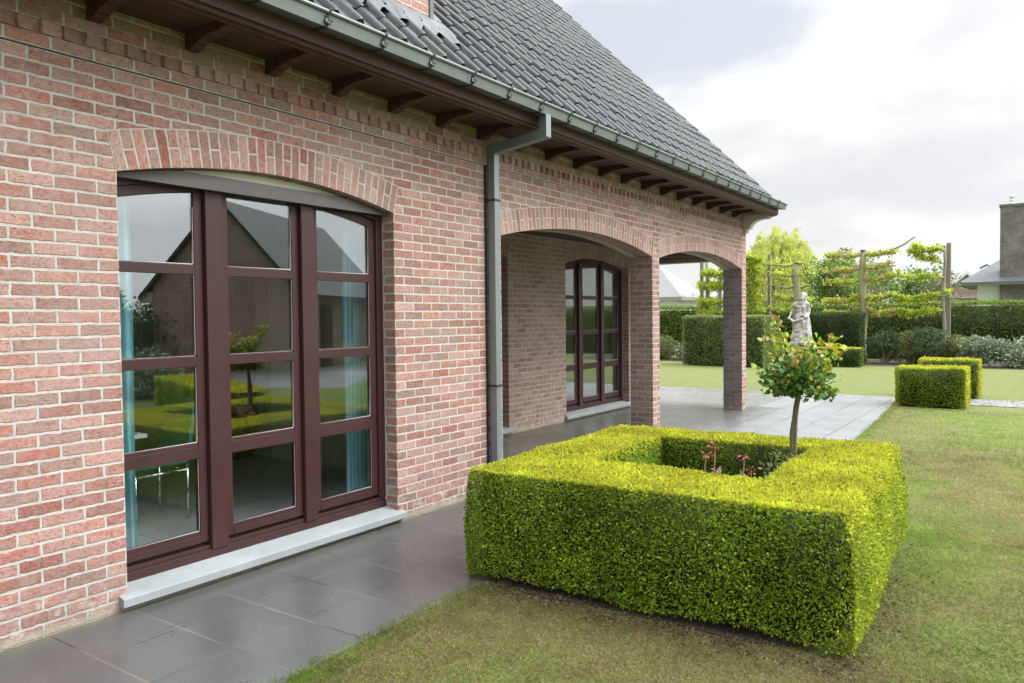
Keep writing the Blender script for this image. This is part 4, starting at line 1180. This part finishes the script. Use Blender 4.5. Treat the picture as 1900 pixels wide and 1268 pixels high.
# ------------------------------------------------------------------ statue on its plinth
def statue(x, y, z0):
    root = empty('statue', (x, y, z0), 'weathered white stone statue of a draped woman beyond the lawn', 'statue')
    bm = bmesh.new()
    def ell(c, r, rot=(0, 0, 0)):
        mt = Matrix.Translation((x+c[0], y+c[1], z0+c[2])) @ Matrix.Rotation(rot[1], 4, 'Y') @ Matrix.Rotation(rot[0], 4, 'X') @ Matrix.Diagonal((r[0], r[1], r[2], 1))
        bmesh.ops.create_uvsphere(bm, u_segments=16, v_segments=10, radius=1, matrix=mt)
    def limb(a, b, ra, rb, n=7):
        a, b = Vector(a), Vector(b)
        for i in range(n+1):
            q = i/n; rr = ra+(rb-ra)*q; c = a.lerp(b, q); ell(c, (rr, rr, rr))
    ell((.03,-.02,1.49), (.09,.105,.12)); ell((.05,.03,1.53), (.115,.125,.115)); ell((.05,.11,1.50), (.07,.06,.07)); limb((.10,.05,1.48),(.13,.02,1.34),.05,.03)
    ell((.03,-.115,1.485), (.016,.02,.026)); ell((.03,-.10,1.42), (.045,.03,.03))
    limb((.03,.0,1.42), (.02,.01,1.30), .052, .06, 4)
    ell((.0,.02,1.225), (.225,.125,.13)); ell((.0,.0,1.08), (.155,.105,.16)); ell((.02,.0,.90), (.175,.12,.15))
    ell((-.07,-.08,1.15), (.065,.06,.065)); ell((.08,-.08,1.15), (.065,.06,.065))
    limb((-.19,.0,1.26), (-.30,-.02,1.00), .066, .052); limb((-.30,-.02,1.00), (-.36,-.16,.80), .05, .035); ell((-.37,-.19,.77), (.045,.06,.04))
    limb((.19,.0,1.26), (.235,.03,1.00), .066, .052); limb((.235,.03,1.00), (.10,-.15,.88), .05, .036); ell((.07,-.17,.87), (.055,.04,.045))
    limb((-.08,.0,.85), (-.12,-.10,.48), .115, .08); limb((-.12,-.10,.48), (-.10,-.02,.06), .075, .05); ell((-.10,-.10,.03), (.05,.11,.035))
    limb((.08,.0,.85), (.10,-.02,.48), .115, .08); limb((.10,-.02,.48), (.11,.04,.06), .075, .05); ell((.11,-.04,.03), (.05,.11,.035))
    me = bpy.data.meshes.new('body'); bm.to_mesh(me); bm.free(); me.materials.append(M['statue'])
    o = link(bpy.data.objects.new('body', me), root)
    rm = o.modifiers.new('Remesh', 'REMESH'); rm.mode = 'VOXEL'; rm.voxel_size = .018; rm.use_smooth_shade = True
    sm = o.modifiers.new('Smooth', 'SMOOTH'); sm.iterations = 4; sm.factor = .5
    # gathered cloth from the hips to the ground
    V = []; F = []; nu, nv = 72, 22
    for j in range(nv+1):
        q = j/nv; z = .93*(1-q) + .0
        for i in range(nu):
            a = 2*PI*i/nu
            rx = .185+.11*q+.03*math.sin(PI*q); ry = .145+.10*q
            fold = (.010+.030*q)*math.sin(9*a+2.2*q+math.sin(2*a)) + .014*q*math.sin(17*a+3*q)
            sag = .10*math.cos(a-.6)*(1-q)
            V.append((x+.02-.02*q+(rx+fold)*math.cos(a), y+(ry+fold)*math.sin(a)-.02, z0+max(.0, z+sag-.02)))
    for j in range(nv):
        for i in range(nu):
            i2 = (i+1) % nu; F.append((j*nu+i, (j+1)*nu+i, (j+1)*nu+i2, j*nu+i2))
    npmesh('drapery', np.array(V), np.array(F), M['statue'], root, smooth=True)
    s = MB(); s.tube([(x-.34,y-.16,z0+.80),(x-.2,y-.2,z0+.68),(x,y-.19,z0+.73),(x+.18,y-.12,z0+.84),(x+.25,y+.02,z0+.98)], [.03,.045,.05,.05,.03], 8)
    s.build('sash_fold', M['statue'], root, True)
    return root
statue(-2.33, 26.0, .70)
pl = MB()
pl.box(-2.70, -1.96, 25.63, 26.37, 0, .10); pl.box(-2.63, -2.03, 25.70, 26.30, .10, .60); pl.box(-2.69, -1.97, 25.64, 26.36, .60, .70)
tag(pl.build('plinth', M['statue'], None, bevel=.012), 'square weathered stone plinth carrying the statue', 'plinth')

# ------------------------------------------------------------------ neighbouring houses
def part(name, mb, mat, root, bevel=0): return mb.build(name, mat, root, bevel=bevel)
def gable_house(name, label, cx, cy, W, D, H, R, rot, wall, roofm, ov=.35, win=(), trim=None, chim=(), gable_axis='x', hip=0.):
    """ridge along local x; W along x, D along y; front faces -y"""
    root = empty(name, (0, 0, 0), label, 'house')
    w = MB(); hx, hy = W/2, D/2
    uvf = None
    w.poly([(-hx,-hy,0),(hx,-hy,0),(hx,-hy,H),(-hx,-hy,H)]); w.poly([(hx,hy,0),(-hx,hy,0),(-hx,hy,H),(hx,hy,H)])
    if hip == 0:
        w.poly([(hx,-hy,0),(hx,hy,0),(hx,hy,H),(hx,0,H+R),(hx,-hy,H)]); w.poly([(-hx,hy,0),(-hx,-hy,0),(-hx,-hy,H),(-hx,0,H+R),(-hx,hy,H)])
    else:
        w.poly([(hx,-hy,0),(hx,hy,0),(hx,hy,H),(hx,-hy,H)]); w.poly([(-hx,hy,0),(-hx,-hy,0),(-hx,-hy,H),(-hx,hy,H)])
    part('wall', w, wall, root)
    r = MB(); sl = R/hy; ex, ey = hx+ov, hy+ov; ze = H-sl*ov; t = .16
    def rp(a): r.poly(a)
    if hip == 0:
        rp([(-ex,-ey,ze+t),(ex,-ey,ze+t),(ex,0,H+R+t),(-ex,0,H+R+t)]); rp([(ex,ey,ze+t),(-ex,ey,ze+t),(-ex,0,H+R+t),(ex,0,H+R+t)])
        for s in (-1, 1):
            q = [(s*ex,-ey,ze),(s*ex,-ey,ze+t),(s*ex,0,H+R+t),(s*ex,ey,ze+t),(s*ex,ey,ze),(s*ex,0,H+R-.02)]
            r.poly(q if s > 0 else q[::-1])
    else:
        k = hip
        rp([(-ex,-ey,ze+t),(ex,-ey,ze+t),(ex-k,0,H+R+t),(-ex+k,0,H+R+t)]); rp([(ex,ey,ze+t),(-ex,ey,ze+t),(-ex+k,0,H+R+t),(ex-k,0,H+R+t)])
        rp([(ex,-ey,ze+t),(ex,ey,ze+t),(ex-k,0,H+R+t)]); rp([(-ex,ey,ze+t),(-ex,-ey,ze+t),(-ex+k,0,H+R+t)])
    roof_ = part('roof', r, roofm, root)
    f = MB()
    f.box(-ex, ex, -ey-.02, -ey+.06, ze-.06, ze+t-.01); f.box(-ex, ex, ey-.06, ey+.02, ze-.06, ze+t-.01)
    if hip: f.box(ex-.06, ex+.02, -ey+.06, ey-.06, ze-.06, ze+t-.01); f.box(-ex-.02, -ex+.06, -ey+.06, ey-.06, ze-.06, ze+t-.01)
    f.box(-ex+.06, ex-.06, -ey+.06, ey-.06, ze-.03, ze)
    part('fascia', f, trim or M['white_paint'], root)
    if hip == 0 and trim is not None:
        for s in (-1, 1):
            v = MB()
            for sy in (-1, 1):
                q = [(s*(ex+.02),sy*ey,ze-.08),(s*(ex+.02),sy*ey,ze+t),(s*(ex+.02),0,H+R+t+.02),(s*(ex+.02),0,H+R-.12)]
                v.poly(q); v.poly([(p[0]-s*.06,p[1],p[2]) for p in q][::-1])
                v.poly([q[0],q[3],(q[3][0]-s*.06,q[3][1],q[3][2]),(q[0][0]-s*.06,q[0][1],q[0][2])])
            part('barge_board', v, trim, root)
    for (x0, x1, z0, z1, m_) in win:
        b = MB(); b.box(x0, x1, -hy-.03, -hy+.05, z0, z1); wf = part('window', b, m_ or M['white_paint'], root)
        b = MB(); b.box(x0+.07, x1-.07, -hy-.036, -hy-.031, z0+.07, z1-.07); part('pane', b, M['dark_glass'], wf)
    for (x0, x1, y0, y1, z0, z1, m_, cap) in chim:
        b = MB(); b.box(x0, x1, y0, y1, z0, z1); c_ = part('chimney', b, m_, roof_)
        b = MB(); b.box(x0-.08, x1+.08, y0-.08, y1+.08, z1, z1+.10); part('chimney_cap', b, cap, c_)
    root.rotation_euler = (0, 0, rot); root.location = (cx, cy, 0)
    return root, roof_
M['dark_glass'] = flat_mat('dark_window', (.03,.035,.04), .08, spec=.8)
M['grey_roof'] = flat_mat('far_roof', (.27,.265,.25), .7, noise=.5, nscale=2.5, dark=.8)
M['pale_roof'] = flat_mat('pale_roof', (.235,.24,.235), .7, noise=.5, nscale=2.5, dark=.82)
M['white_wall'] = flat_mat('white_wall', (.66,.70,.72), .8, noise=.2, nscale=1.5, dark=.9)
M['cream_wall'] = flat_mat('cream_wall', (.50,.45,.38), .85, noise=.3, nscale=1.5, dark=.85)
M['brown_wall'] = flat_mat('brown_wall', (.13,.105,.09), .8, noise=.3, nscale=3)
# white bungalow left, seen through the end arch
gable_house('white_bungalow', 'white bungalow with pale grey roof seen through the end arch', -21.0, 53, 8.6, 6.5, 3.05, 2.3, .05, M['white_wall'], M['pale_roof'], .4, hip=3.2,
            win=[(-2.6,-1.2,.9,2.2,None),(1.2,2.6,.9,2.2,None)], trim=M['grey_roof'])
gable_house('low_house', 'low cream house with grey roof, brown garage door and blocky chimneys behind the statue', -9.3, 53, 5.2, 5.4, 2.78, 1.45, .0, M['cream_wall'], M['grey_roof'], .35,
            win=[(.2,2.3,.1,2.5,M['brown_wall'])], chim=[(-.45,.35,-1.6,-.9,2.9,5.0,M['pale_roof'],M['grey_roof']),(.95,1.35,-1.6,-1.1,2.9,4.95,M['cream_wall'],M['grey_roof'])])
gable_house('brown_brick_house', 'sandy brick house end with white barge boards beyond the tall hedge', -1.12, 79.5, 9.0, 4.2, 3.15, 1.83, PI/2, M['brick_tan'], M['grey_roof'], .25, trim=M['white_paint'])
root, rf = gable_house('white_villa', 'white villa with low slate roof and a broad dark brick chimney tower', 5.4, 66.5, 10.0, 9., 4.02, 2.05, 0, M['white_wall'], M['slate'], 1.05, hip=3.4, trim=M['slate'],
            win=[(-3.,-1.8,.9,2.3,None)])
b = MB(); b.box(1.72, 4.4, 61.6, 62.8, 0, 8.75)
ct = b.build('chimney_tower', M['brick_grey'], None); ct.parent = root; ct.matrix_parent_inverse = Matrix.Translation((5.4, 66.5, 0)).inverted()
b = MB(); b.box(1.66, 4.46, 61.54, 62.86, 8.75, 8.90)
k = b.build('tower_cap', M['slate'], None); k.parent = ct
b = MB()
b.tube([(2.36,62.2,8.9),(2.36,62.2,9.08)], [.20,.16], 10); b.tube([(2.36,62.2,9.08),(2.36,62.2,9.22),(2.36,62.2,9.30)], [.10,.17,.10], 10); b.tube([(2.36,62.2,9.30),(2.36,62.2,9.62)], [.13,.15], 10)
k = b.build('chimney_pot', M['white_wall'], None, True); k.parent = ct
b = MB(); b.box(.50, 1.08, 64.8, 65.4, 3.5, 4.72); k = b.build('chimney', M['white_wall'], None); k.parent = ct
b = MB(); b.prism_y([(.36,4.80),(.79,5.02),(1.26,4.80),(1.26,4.86),(.79,5.10),(.36,4.86)], 64.75, 65.45); k2 = b.build('chimney_hood', M['iron'], None); k2.parent = k

gable_house('white_house', 'white house with grey roof far across the lawn, mirrored in the loggia window', 24.5, 55, 18, 9, 2.75, 4.2, -.2, M['white_wall'], M['grey_roof'], .5, trim=M['grey_roof'])

# ------------------------------------------------------------------ trees beyond the hedge
def crown_tree(name, x, y, H, rx, ry, zc, rz, n, L, seed, cols, wts, label, lump=.34, W=.6, nl=26, sparse=0., trunk_r=.12, group='trees beyond the boundary hedge'):
    rs = np.random.RandomState(seed); root = empty(name, (x, y, 0), label, 'tree', group)
    t = MB(); t.tube([(x, y, 0), (x+.05, y, zc*.5), (x-.03, y, zc), (x, y, zc+rz*.5)], [trunk_r*1.3, trunk_r, trunk_r*.75, trunk_r*.35], 8)
    parts = []
    cents = []
    for i in range(nl):
        d = unit(rs.normal(size=(1, 3)))[0]; q = rs.uniform(.25, .92)
        c = np.array([x, y, zc]) + d*np.array([rx, ry, rz])*q
        cents.append(c); rr = lump*min(rx, rz)*rs.uniform(.7, 1.25)
        k = int(n/nl*rs.uniform(.6, 1.4)); dd = unit(rs.normal(size=(k, 3)))
        P = c + dd*(rr*rs.uniform(.2, 1.15, k)**.6)[:, None]
        parts.append(leaf_quads(P, unit(dd+np.array([0,0,.2])), rs, L, L*W, palette(rs, k, cols, wts, .22), 1.1, .1))
    for c in cents[::2]:
        t.tube([(x, y, zc*.55), ((x+c[0])/2, (y+c[1])/2, (zc*.6+c[2])/2+.1), tuple(c)], [trunk_r*.45, trunk_r*.28, trunk_r*.08], 5)
    t.build('trunk', M['bark_grey'], root, True)
    V, F, C = merge(parts); npmesh('crown', V, F, M['leaf'], root, C)
    return root
GT = [(.13,.21,.045),(.18,.28,.06),(.085,.145,.035),(.24,.34,.09),(.06,.10,.03)]
crown_tree('broad_tree', -2.75, 34.5, 4.3, 1.75, 1.5, 2.65, 1.55, 7000, .12, 81, GT, [3,3,3,1,2], 'bushy green tree past the tall hedge, left of the thick bare espalier trunk')
crown_tree('broad_tree', -.15, 35, 3.9, 1.35, 1.2, 2.35, 1.35, 6000, .12, 82, [(.11,.205,.04),(.15,.27,.05),(.07,.13,.03),(.20,.33,.07)], [3,3,2,1], 'round fresh green tree just past the tall hedge, right of the thick bare espalier trunk')
crown_tree('blossom_tree', .95, 33.6, 3.3, 1.05, .8, 2.35, 1.0, 1500, .085, 83, [(.13,.12,.075),(.22,.19,.15),(.34,.26,.24),(.10,.13,.05)], [3,2,1,2], 'sparse brownish pink blossoming tree beside the round fresh green tree', nl=30, lump=.3)
crown_tree('blossom_tree', -1.55, 33.2, 3.0, .8, .7, 2.1, .95, 1100, .085, 84, [(.15,.13,.08),(.28,.22,.19),(.12,.15,.05)], [3,1,2], 'thin pinkish twiggy tree behind the thick bare espalier trunk', nl=24, lump=.3)
crown_tree('far_tree', -7.2, 56, 6.2, 1.8, 1.6, 4.6, 1.5, 5200, .16, 85, [(.28,.33,.10),(.22,.28,.08),(.34,.37,.14)], [2,2,1], 'pale olive green tree at the right of the yellow willow')
crown_tree('far_tree', -8.6, 75, 6.5, 3.6, 2, 4.6, 1.7, 3500, .22, 86, [(.20,.24,.10),(.26,.29,.14),(.14,.18,.07)], [2,2,1], 'distant dull green tree low behind the willow')
def willow(x, y, H, R, seed, label):
    rs = np.random.RandomState(seed); root = empty('willow', (x, y, 0), label, 'tree', 'trees beyond the boundary hedge')
    t = MB(); t.tube([(x,y,0),(x+.1,y,1.5),(x,y,3.2)], [.42,.34,.28], 10)
    parts = []
    for i in range(190):
        a = rs.uniform(0, 6.28); q = math.sqrt(rs.uniform(0, 1))
        cx, cy = x+R*q*math.cos(a), y+R*q*math.sin(a)
        top = 3.2+(H-3.2)*math.sqrt(max(0, 1-(q*.97)**1.7))*rs.uniform(.74, 1.05)*(1+.10*math.sin(3*a+1)+.06*math.sin(7*a)); ln = rs.uniform(.9, 2.6)*(.7+.6*q)
        if i % 7 == 0: t.tube([(x,y,3.0), ((x+cx)/2,(y+cy)/2,(3.+top)/2+.4), (cx,cy,top)], [.12,.07,.02], 5)
        k = int(70+45*ln); z = top - rs.uniform(0, 1, k)**1.3*ln
        P = np.stack([cx+rs.normal(size=k)*.10+(cx-x)/R*.25*(top-z)/ln, cy+rs.normal(size=k)*.10+(cy-y)/R*.25*(top-z)/ln, np.maximum(z, .6)], 1)
        D = np.tile(np.array([0, 0, -1.]), (k, 1)) + rs.normal(size=(k, 3))*.25
        parts.append(leaf_quads(P, unit(D), rs, .26, .045, palette(rs, k, [(.50,.53,.13),(.43,.48,.12),(.57,.58,.18),(.36,.42,.11)], [3,3,2,2], .15), .45, -.2))
    t.build('trunk', M['bark_grey'], root, True)
    V, F, C = merge(parts); npmesh('crown', V, F, M['leaf'], root, C)
willow(-9.75, 52.5-2.5, 7.15, 2.65, 91, 'yellow weeping willow past the boundary hedge')
# bare twiggy tree behind the arch
bt = empty('bare_tree', (-12.2, 45, 0), 'leafless twiggy tree seen through the end arch beside the white bungalow', 'tree', 'trees beyond the boundary hedge')
t = MB(); rnd = random.Random(33)
t.tube([(-12.2,45,0),(-12.15,45,1.6)], [.12,.09], 8)
def grow(p, d, ln, r, dep):
    q = p + d*ln
    t.tube([p, p+d*ln*.5+Vector((rnd.gauss(0,.04),rnd.gauss(0,.04),.03)), q], [r, r*.8, r*.6], 5, cap=False)
    if dep == 0: return
    for _ in range(3):
        nd = (d + Vector((rnd.gauss(0,.55), rnd.gauss(0,.4), rnd.gauss(.05,.35)))).normalized()
        grow(q, nd, ln*rnd.uniform(.62,.85), r*.55, dep-1)
for _ in range(5):
    grow(Vector((-12.15,45,1.5)), Vector((rnd.gauss(0,.6),rnd.gauss(0,.4),.8)).normalized(), .85, .035, 4)
t.build('trunk', M['bark_grey'], bt, True)

# ------------------------------------------------------------------ across the garden (seen mirrored in the big window)
wr = empty('garage_house', (0, 0, 0), 'brick outbuilding with steep dark gable across the side lawn', 'house')
W2, D2, H2, R2 = 4.6, 8.0, 2.75, 2.55
w = MB()
w.poly([(-W2/2,0,0),(W2/2,0,0),(W2/2,0,H2),(0,0,H2+R2),(-W2/2,0,H2)])
w.poly([(W2/2,0,0),(W2/2,D2,0),(W2/2,D2,H2),(W2/2,0,H2)]); w.poly([(-W2/2,D2,0),(-W2/2,0,0),(-W2/2,0,H2),(-W2/2,D2,H2)])
w.poly([(W2/2,D2,0),(-W2/2,D2,0),(-W2/2,D2,H2),(0,D2,H2+R2),(W2/2,D2,H2)])
w.build('wall', M['brick_tan'], wr)
r = MB(); o_ = .4; s_ = R2/(W2/2)
for s in (-1, 1):
    r.poly([(s*(W2/2+o_),-.18,H2-s_*o_+.1),(0,-.18,H2+R2+.1),(0,D2+.2,H2+R2+.1),(s*(W2/2+o_),D2+.2,H2-s_*o_+.1)][::s])
    r.poly([(s*(W2/2+o_),-.18,H2-s_*o_-.06),(s*(W2/2+o_),-.18,H2-s_*o_+.1),(0,-.18,H2+R2+.1),(0,-.18,H2+R2-.06)][::-s])
r.build('roof', M['tile'], wr)
b = MB(); b.box(-W2/2-.16, -W2/2-.01, 2.2, 2.9, .0, 2.1); b.build('door', M['bordeaux'], wr)
b = MB(); b.box(-W2/2-.05, -W2/2-.005, 4.2, 5.2, .9, 2.1); b.build('window', M['bordeaux'], wr)
b = MB(); b.box(-W2/2-.42, -W2/2-.0, -.05, .35, H2-.55, H2-.2); b.build('corner_bracket', M['corner_stone'], wr)
b = MB(); b.box(W2/2+.0, W2/2+.42, -.05, .35, H2-.55, H2-.2); b.build('corner_bracket', M['corner_stone'], wr)
wr.location = (16.75, 14.63, 0); wr.rotation_euler = (0, 0, -.455)
def conifer(x, y, H, R, n, seed, label):
    rs = np.random.RandomState(seed); root = empty('conifer', (x, y, 0), label, 'tree', 'conifers across the side lawn')
    t = MB(); t.tube([(x,y,0),(x,y,H*.9)], [.16,.03], 8); t.build('trunk', M['bark_grey'], root, True)
    q = rs.uniform(0, 1, n)**.7; a = rs.uniform(0, 6.28, n); r = R*q*rs.uniform(.65, 1.08, n); z = H*(1-q)*rs.uniform(.93, 1.03, n)+.1
    P = np.stack([x+r*np.cos(a), y+r*np.sin(a), z], 1); N = unit(np.stack([np.cos(a), np.sin(a), np.full(n, .3)], 1))
    V, F, C = leaf_quads(P, N, rs, .22, .06, palette(rs, n, [(.04,.075,.025),(.06,.105,.03),(.025,.05,.018)], [2,2,1], .2), .8, .3)
    npmesh('foliage', V, F, M['leaf'], root, C)
conifer(20.9, 12.6, 5.6, 1.5, 9000, 61, 'tall dark conifer beside the brick outbuilding')
conifer(23.5, 13.2, 4.4, 1.8, 7000, 62, 'broad low conifer further along the driveway')
conifer(15.5, 24.5, 4.6, 1.6, 6000, 63, 'bushy conifer behind the brick outbuilding')
shrub('shrub', 11.2, 8.9, .9, .9, 1.1, 2500, .07, 64, GG, [2,2,2,1,3], 'round grey green shrub out on the side lawn', gloss=True)
shrub('shrub', 19.4, 14.0, 1.5, 1.2, 3.0, 5500, .10, 66, [(.07,.11,.045),(.10,.15,.06),(.04,.065,.028)], [3,2,2], 'large dark evergreen shrub against the corner of the brick outbuilding')
shrub('shrub', 19.2, 12.6, 1.2, 1.0, 2.2, 3500, .08, 65, [(.075,.12,.055),(.105,.16,.075),(.045,.072,.03)], [3,2,2], 'tall dark shrub at the foot of the tall conifer')

# ------------------------------------------------------------------ grass blades near the camera
def grass():
    rs = np.random.RandomState(101)
    def region(x0, x1, y0, y1, den, L, keep):
        n = int((x1-x0)*(y1-y0)*den); P = np.stack([rs.uniform(x0, x1, n), rs.uniform(y0, y1, n), np.full(n, -.006)], 1)
        P = P[keep(P)]
        return P, np.full(len(P), L)
    edge = lambda P: np.interp(P[:,1], [1.6,2.3,3.,5.6,6.6,7.6,10.6,11.9,13,14.4,16], [1.43,1.41,1.385,1.40,1.42,2.2,2.19,2.14,2.1,2.02,1.87]) + .012*np.sin(P[:,1]*23)+.010*np.sin(P[:,1]*57+1)
    hedge = lambda P: ~((P[:,0] > 1.27+.06*np.sin(P[:,1]*9)) & (P[:,0] < 3.38+.03*np.sin(P[:,1]*11)) & (P[:,1] > 3.70+.05*np.sin(P[:,0]*13)+.04*np.sin(P[:,0]*31)+.03*np.sin(P[:,0]*71)+rs.normal(size=len(P))*.03) & (P[:,1] < 6.0))
    ok = lambda P: (P[:,0] > edge(P)-.025) & hedge(P)
    A = [region(1.3, 6., .5, 1.7, 7000, .030, ok), region(5.0, 7.0, 1.7, 2.6, 7000, .030, ok), region(1.3, 5.0, 1.7, 3.9, 14000, .030, ok), region(3.3, 7.0, 2.6, 6.5, 9500, .032, ok), region(1.9, 8., 6.0, 10., 3600, .040, ok),
         region(1.8, 9., 10., 14.6, 1300, .045, ok),
         region(1.3, 1.55, 1.7, 3.75, 11000, .050, lambda P: (P[:,0] > edge(P)-.03-.03*np.abs(np.sin(P[:,1]*37))) & hedge(P)), region(1.8, 2.4, 7., 14.5, 2200, .045, lambda P: (P[:,0] > edge(P)-.03) & (P[:,0] < edge(P)+.12))]
    P = np.concatenate([a[0] for a in A]); L = np.concatenate([a[1] for a in A])
    n = len(P)
    d = unit(rs.normal(size=(n, 3))*np.array([.85,.85,.25]) + np.array([0, 0, .75]))
    s = unit(np.cross(d, rs.normal(size=(n, 3))))
    l = (L*.85*rs.uniform(.5, 1.25, n))[:, None]; wd = (.0023+.0010*np.clip((P[:,1]-4)/6, 0, 2))[:, None]
    V = np.stack([P-s*wd, P+s*wd, P+d*l+np.array([0,0,-.004])], 1).reshape(-1, 3)
    patch = snoise(P, 11, 1.7)*1.9 + snoise(P, 12, 5.)*.9; tone = 1 + .42*snoise(P, 13, 2.6)
    g = palette(rs, n, [(.170,.270,.042),(.215,.315,.052),(.130,.210,.034),(.265,.315,.085)], [3,3,2,1], .2)
    bcol = palette(rs, n, [(.285,.235,.125),(.205,.162,.084),(.23,.215,.088),(.37,.32,.19)], [3,3,3,1], .2)
    e = np.clip(1-(P[:,0]-edge(P))/.22, 0, 1)
    pick = rs.uniform(0, 1, n) < np.clip(.33+.25*np.clip((4.4-P[:,1])/.6,0,1)*np.clip((4.6-P[:,0])/.6,0,1)+patch*.95-.5*e - .45*np.clip((P[:,0]-3.9)/.9, 0, 1), .04, .92)
    c = np.where(pick[:, None], bcol, g)
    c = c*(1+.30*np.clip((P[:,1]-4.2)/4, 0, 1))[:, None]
    c = c*np.clip(tone, .62, 1.35)[:, None]
    brt = np.clip(e*.8, 0, 1)[:, None]; c = c*(1-brt*.4)+np.array([.13,.25,.02])*brt*.4
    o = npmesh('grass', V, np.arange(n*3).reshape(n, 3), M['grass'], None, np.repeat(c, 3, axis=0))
    return tag(o, 'short mown grass with straw coloured thatch beside the path', 'grass', kind='stuff')
grass()
# crumbs and dry leaf bits on the bare soil round the hedge
rs = np.random.RandomState(77); n = 2600
q = rs.uniform(0, 1, n)
side = rs.uniform(0, 1, n) < .75
P = np.where(side[:, None], np.stack([1.4+2.1*q, 3.62+rs.normal(size=n)*.07+.02, np.full(n, .004)], 1), np.stack([3.52+rs.normal(size=n)*.08, 3.7+2.3*q, np.full(n, .004)], 1))
V, F, C = leaf_quads(P, unit(rs.normal(size=(n, 3))*np.array([1,1,.15])), rs, .016, .008, palette(rs, n, [(.20,.16,.10),(.12,.085,.05),(.34,.30,.23),(.06,.045,.03)], [2,3,1,3], .2), .5, .05)
tag(npmesh('leaf_litter', V, F, M['grass'], None, C), 'dry leaf crumbs on the soil round the hedge', 'litter', kind='stuff')

# ------------------------------------------------------------------ sky, sun, camera
SUN_EL, SUN_AZ = math.radians(41), math.radians(62)   # azimuth from +Y towards +X
wd = bpy.data.worlds.new('World'); scene.world = wd; wd.use_nodes = True
nt = wd.node_tree; nt.nodes.clear()
class WT_(NT):
    def __init__(s, t): s.t = t
q = WT_(nt)
outw = nt.nodes.new('ShaderNodeOutputWorld'); bg = nt.nodes.new('ShaderNodeBackground')
sky = nt.nodes.new('ShaderNodeTexSky'); sky.sky_type = 'NISHITA'; sky.sun_disc = False
sky.sun_elevation = SUN_EL; sky.sun_rotation = SUN_AZ; sky.altitude = 10; sky.air_density = 1.; sky.dust_density = 2.
dirv = q.n('ShaderNodeTexCoord').outputs['Generated']
sp = q.n('ShaderNodeSeparateXYZ'); q.set(sp, 0, dirv)
zc = q.math('ADD', q.math('MAXIMUM', sp.outputs[2], 0.), .28)
cbn = q.n('ShaderNodeCombineXYZ'); q.set(cbn, 0, q.math('DIVIDE', sp.outputs[0], zc)); q.set(cbn, 1, q.math('DIVIDE', sp.outputs[1], zc)); cbn.inputs[2].default_value = 12.1
n1 = q.noise(cbn.outputs[0], 1.05, 6, .52, .25); n2 = q.noise(cbn.outputs[0], 3.1, 5, .55)
den = q.math('ADD', q.math('MULTIPLY', n1, .8), q.math('MULTIPLY', n2, .2))
cover = q.mapr(den, .31, .42, smooth=True)
shade = q.mapr(den, .44, .60, 0, 1, smooth=True)
STR = .10
def K(c): return tuple(v*.73/STR for v in c)
skyb = q.mix(.75, sky.outputs[0], K((.90,.93,.98)))
cloud = q.mix(shade, K((1.03,1.03,1.035)), K((.83,.845,.87)))
colr = q.mix(cover, skyb, cloud)
lift = q.mapr(sp.outputs[2], .42, .92, 1., 2.9, smooth=True)
hz = q.mapr(sp.outputs[2], 0., .14, .6, 0, smooth=True)
colr = q.mix(hz, colr, K((.99,.99,1.)))
lv = q.n('ShaderNodeVectorMath', operation='SCALE'); q.set(lv, 0, colr); sdot = q.n('ShaderNodeVectorMath', operation='DOT_PRODUCT'); q.set(sdot, 0, dirv)
sdot.inputs[1].default_value = (math.sin(SUN_AZ)*math.cos(SUN_EL), math.cos(SUN_AZ)*math.cos(SUN_EL), math.sin(SUN_EL))
glow = q.math('MULTIPLY_ADD', q.math('POWER', q.math('MAXIMUM', sdot.outputs['Value'], 0.), 5.), 3.6, 1.)
q.set(lv, 3, q.math('MULTIPLY', lift, glow))
q.set(bg, 0, lv.outputs[0]); bg.inputs[1].default_value = STR
nt.links.new(bg.outputs[0], outw.inputs[0])

sl = bpy.data.lights.new('sun', 'SUN'); sl.energy = 1.15; sl.angle = math.radians(22); sl.color = (1., .95, .87)
so = bpy.data.objects.new('sun', sl); COL.objects.link(so)
sd = Vector((math.sin(SUN_AZ)*math.cos(SUN_EL), math.cos(SUN_AZ)*math.cos(SUN_EL), math.sin(SUN_EL)))
so.rotation_euler = (-sd).to_track_quat('-Z', 'Y').to_euler(); so.location = sd*40

cam = bpy.data.cameras.new('camera'); cam.sensor_width = 36; cam.lens = 1421.664/1900*36; cam.clip_end = 2000; cam.clip_start = .05
co = bpy.data.objects.new('camera', cam); COL.objects.link(co)
R_ = Vector((.82195947, .56945007, -.01045211)); U_ = Vector((-.00895096, .03126508, .99947105)); F_ = Vector((-.56947565, .82143113, -.03079575))
mt = Matrix((( R_.x, U_.x, -F_.x, 4.16408), (R_.y, U_.y, -F_.y, 0), (R_.z, U_.z, -F_.z, 1.6), (0, 0, 0, 1)))
co.matrix_world = mt
scene.camera = co
vs = scene.view_settings; vs.view_transform = 'Standard'; vs.look = 'None'; vs.exposure = .44; vs.gamma = 1
scene.cycles.use_denoising = True; scene.cycles.denoising_prefilter = 'ACCURATE'; scene.cycles.denoising_quality = 'HIGH'
scene.cycles.adaptive_threshold = .004
wd.cycles.sampling_method = 'MANUAL'; wd.cycles.sample_map_resolution = 1024
scene.cycles.max_bounces = 8; scene.cycles.transparent_max_bounces = 12; scene.cycles.diffuse_bounces = 3
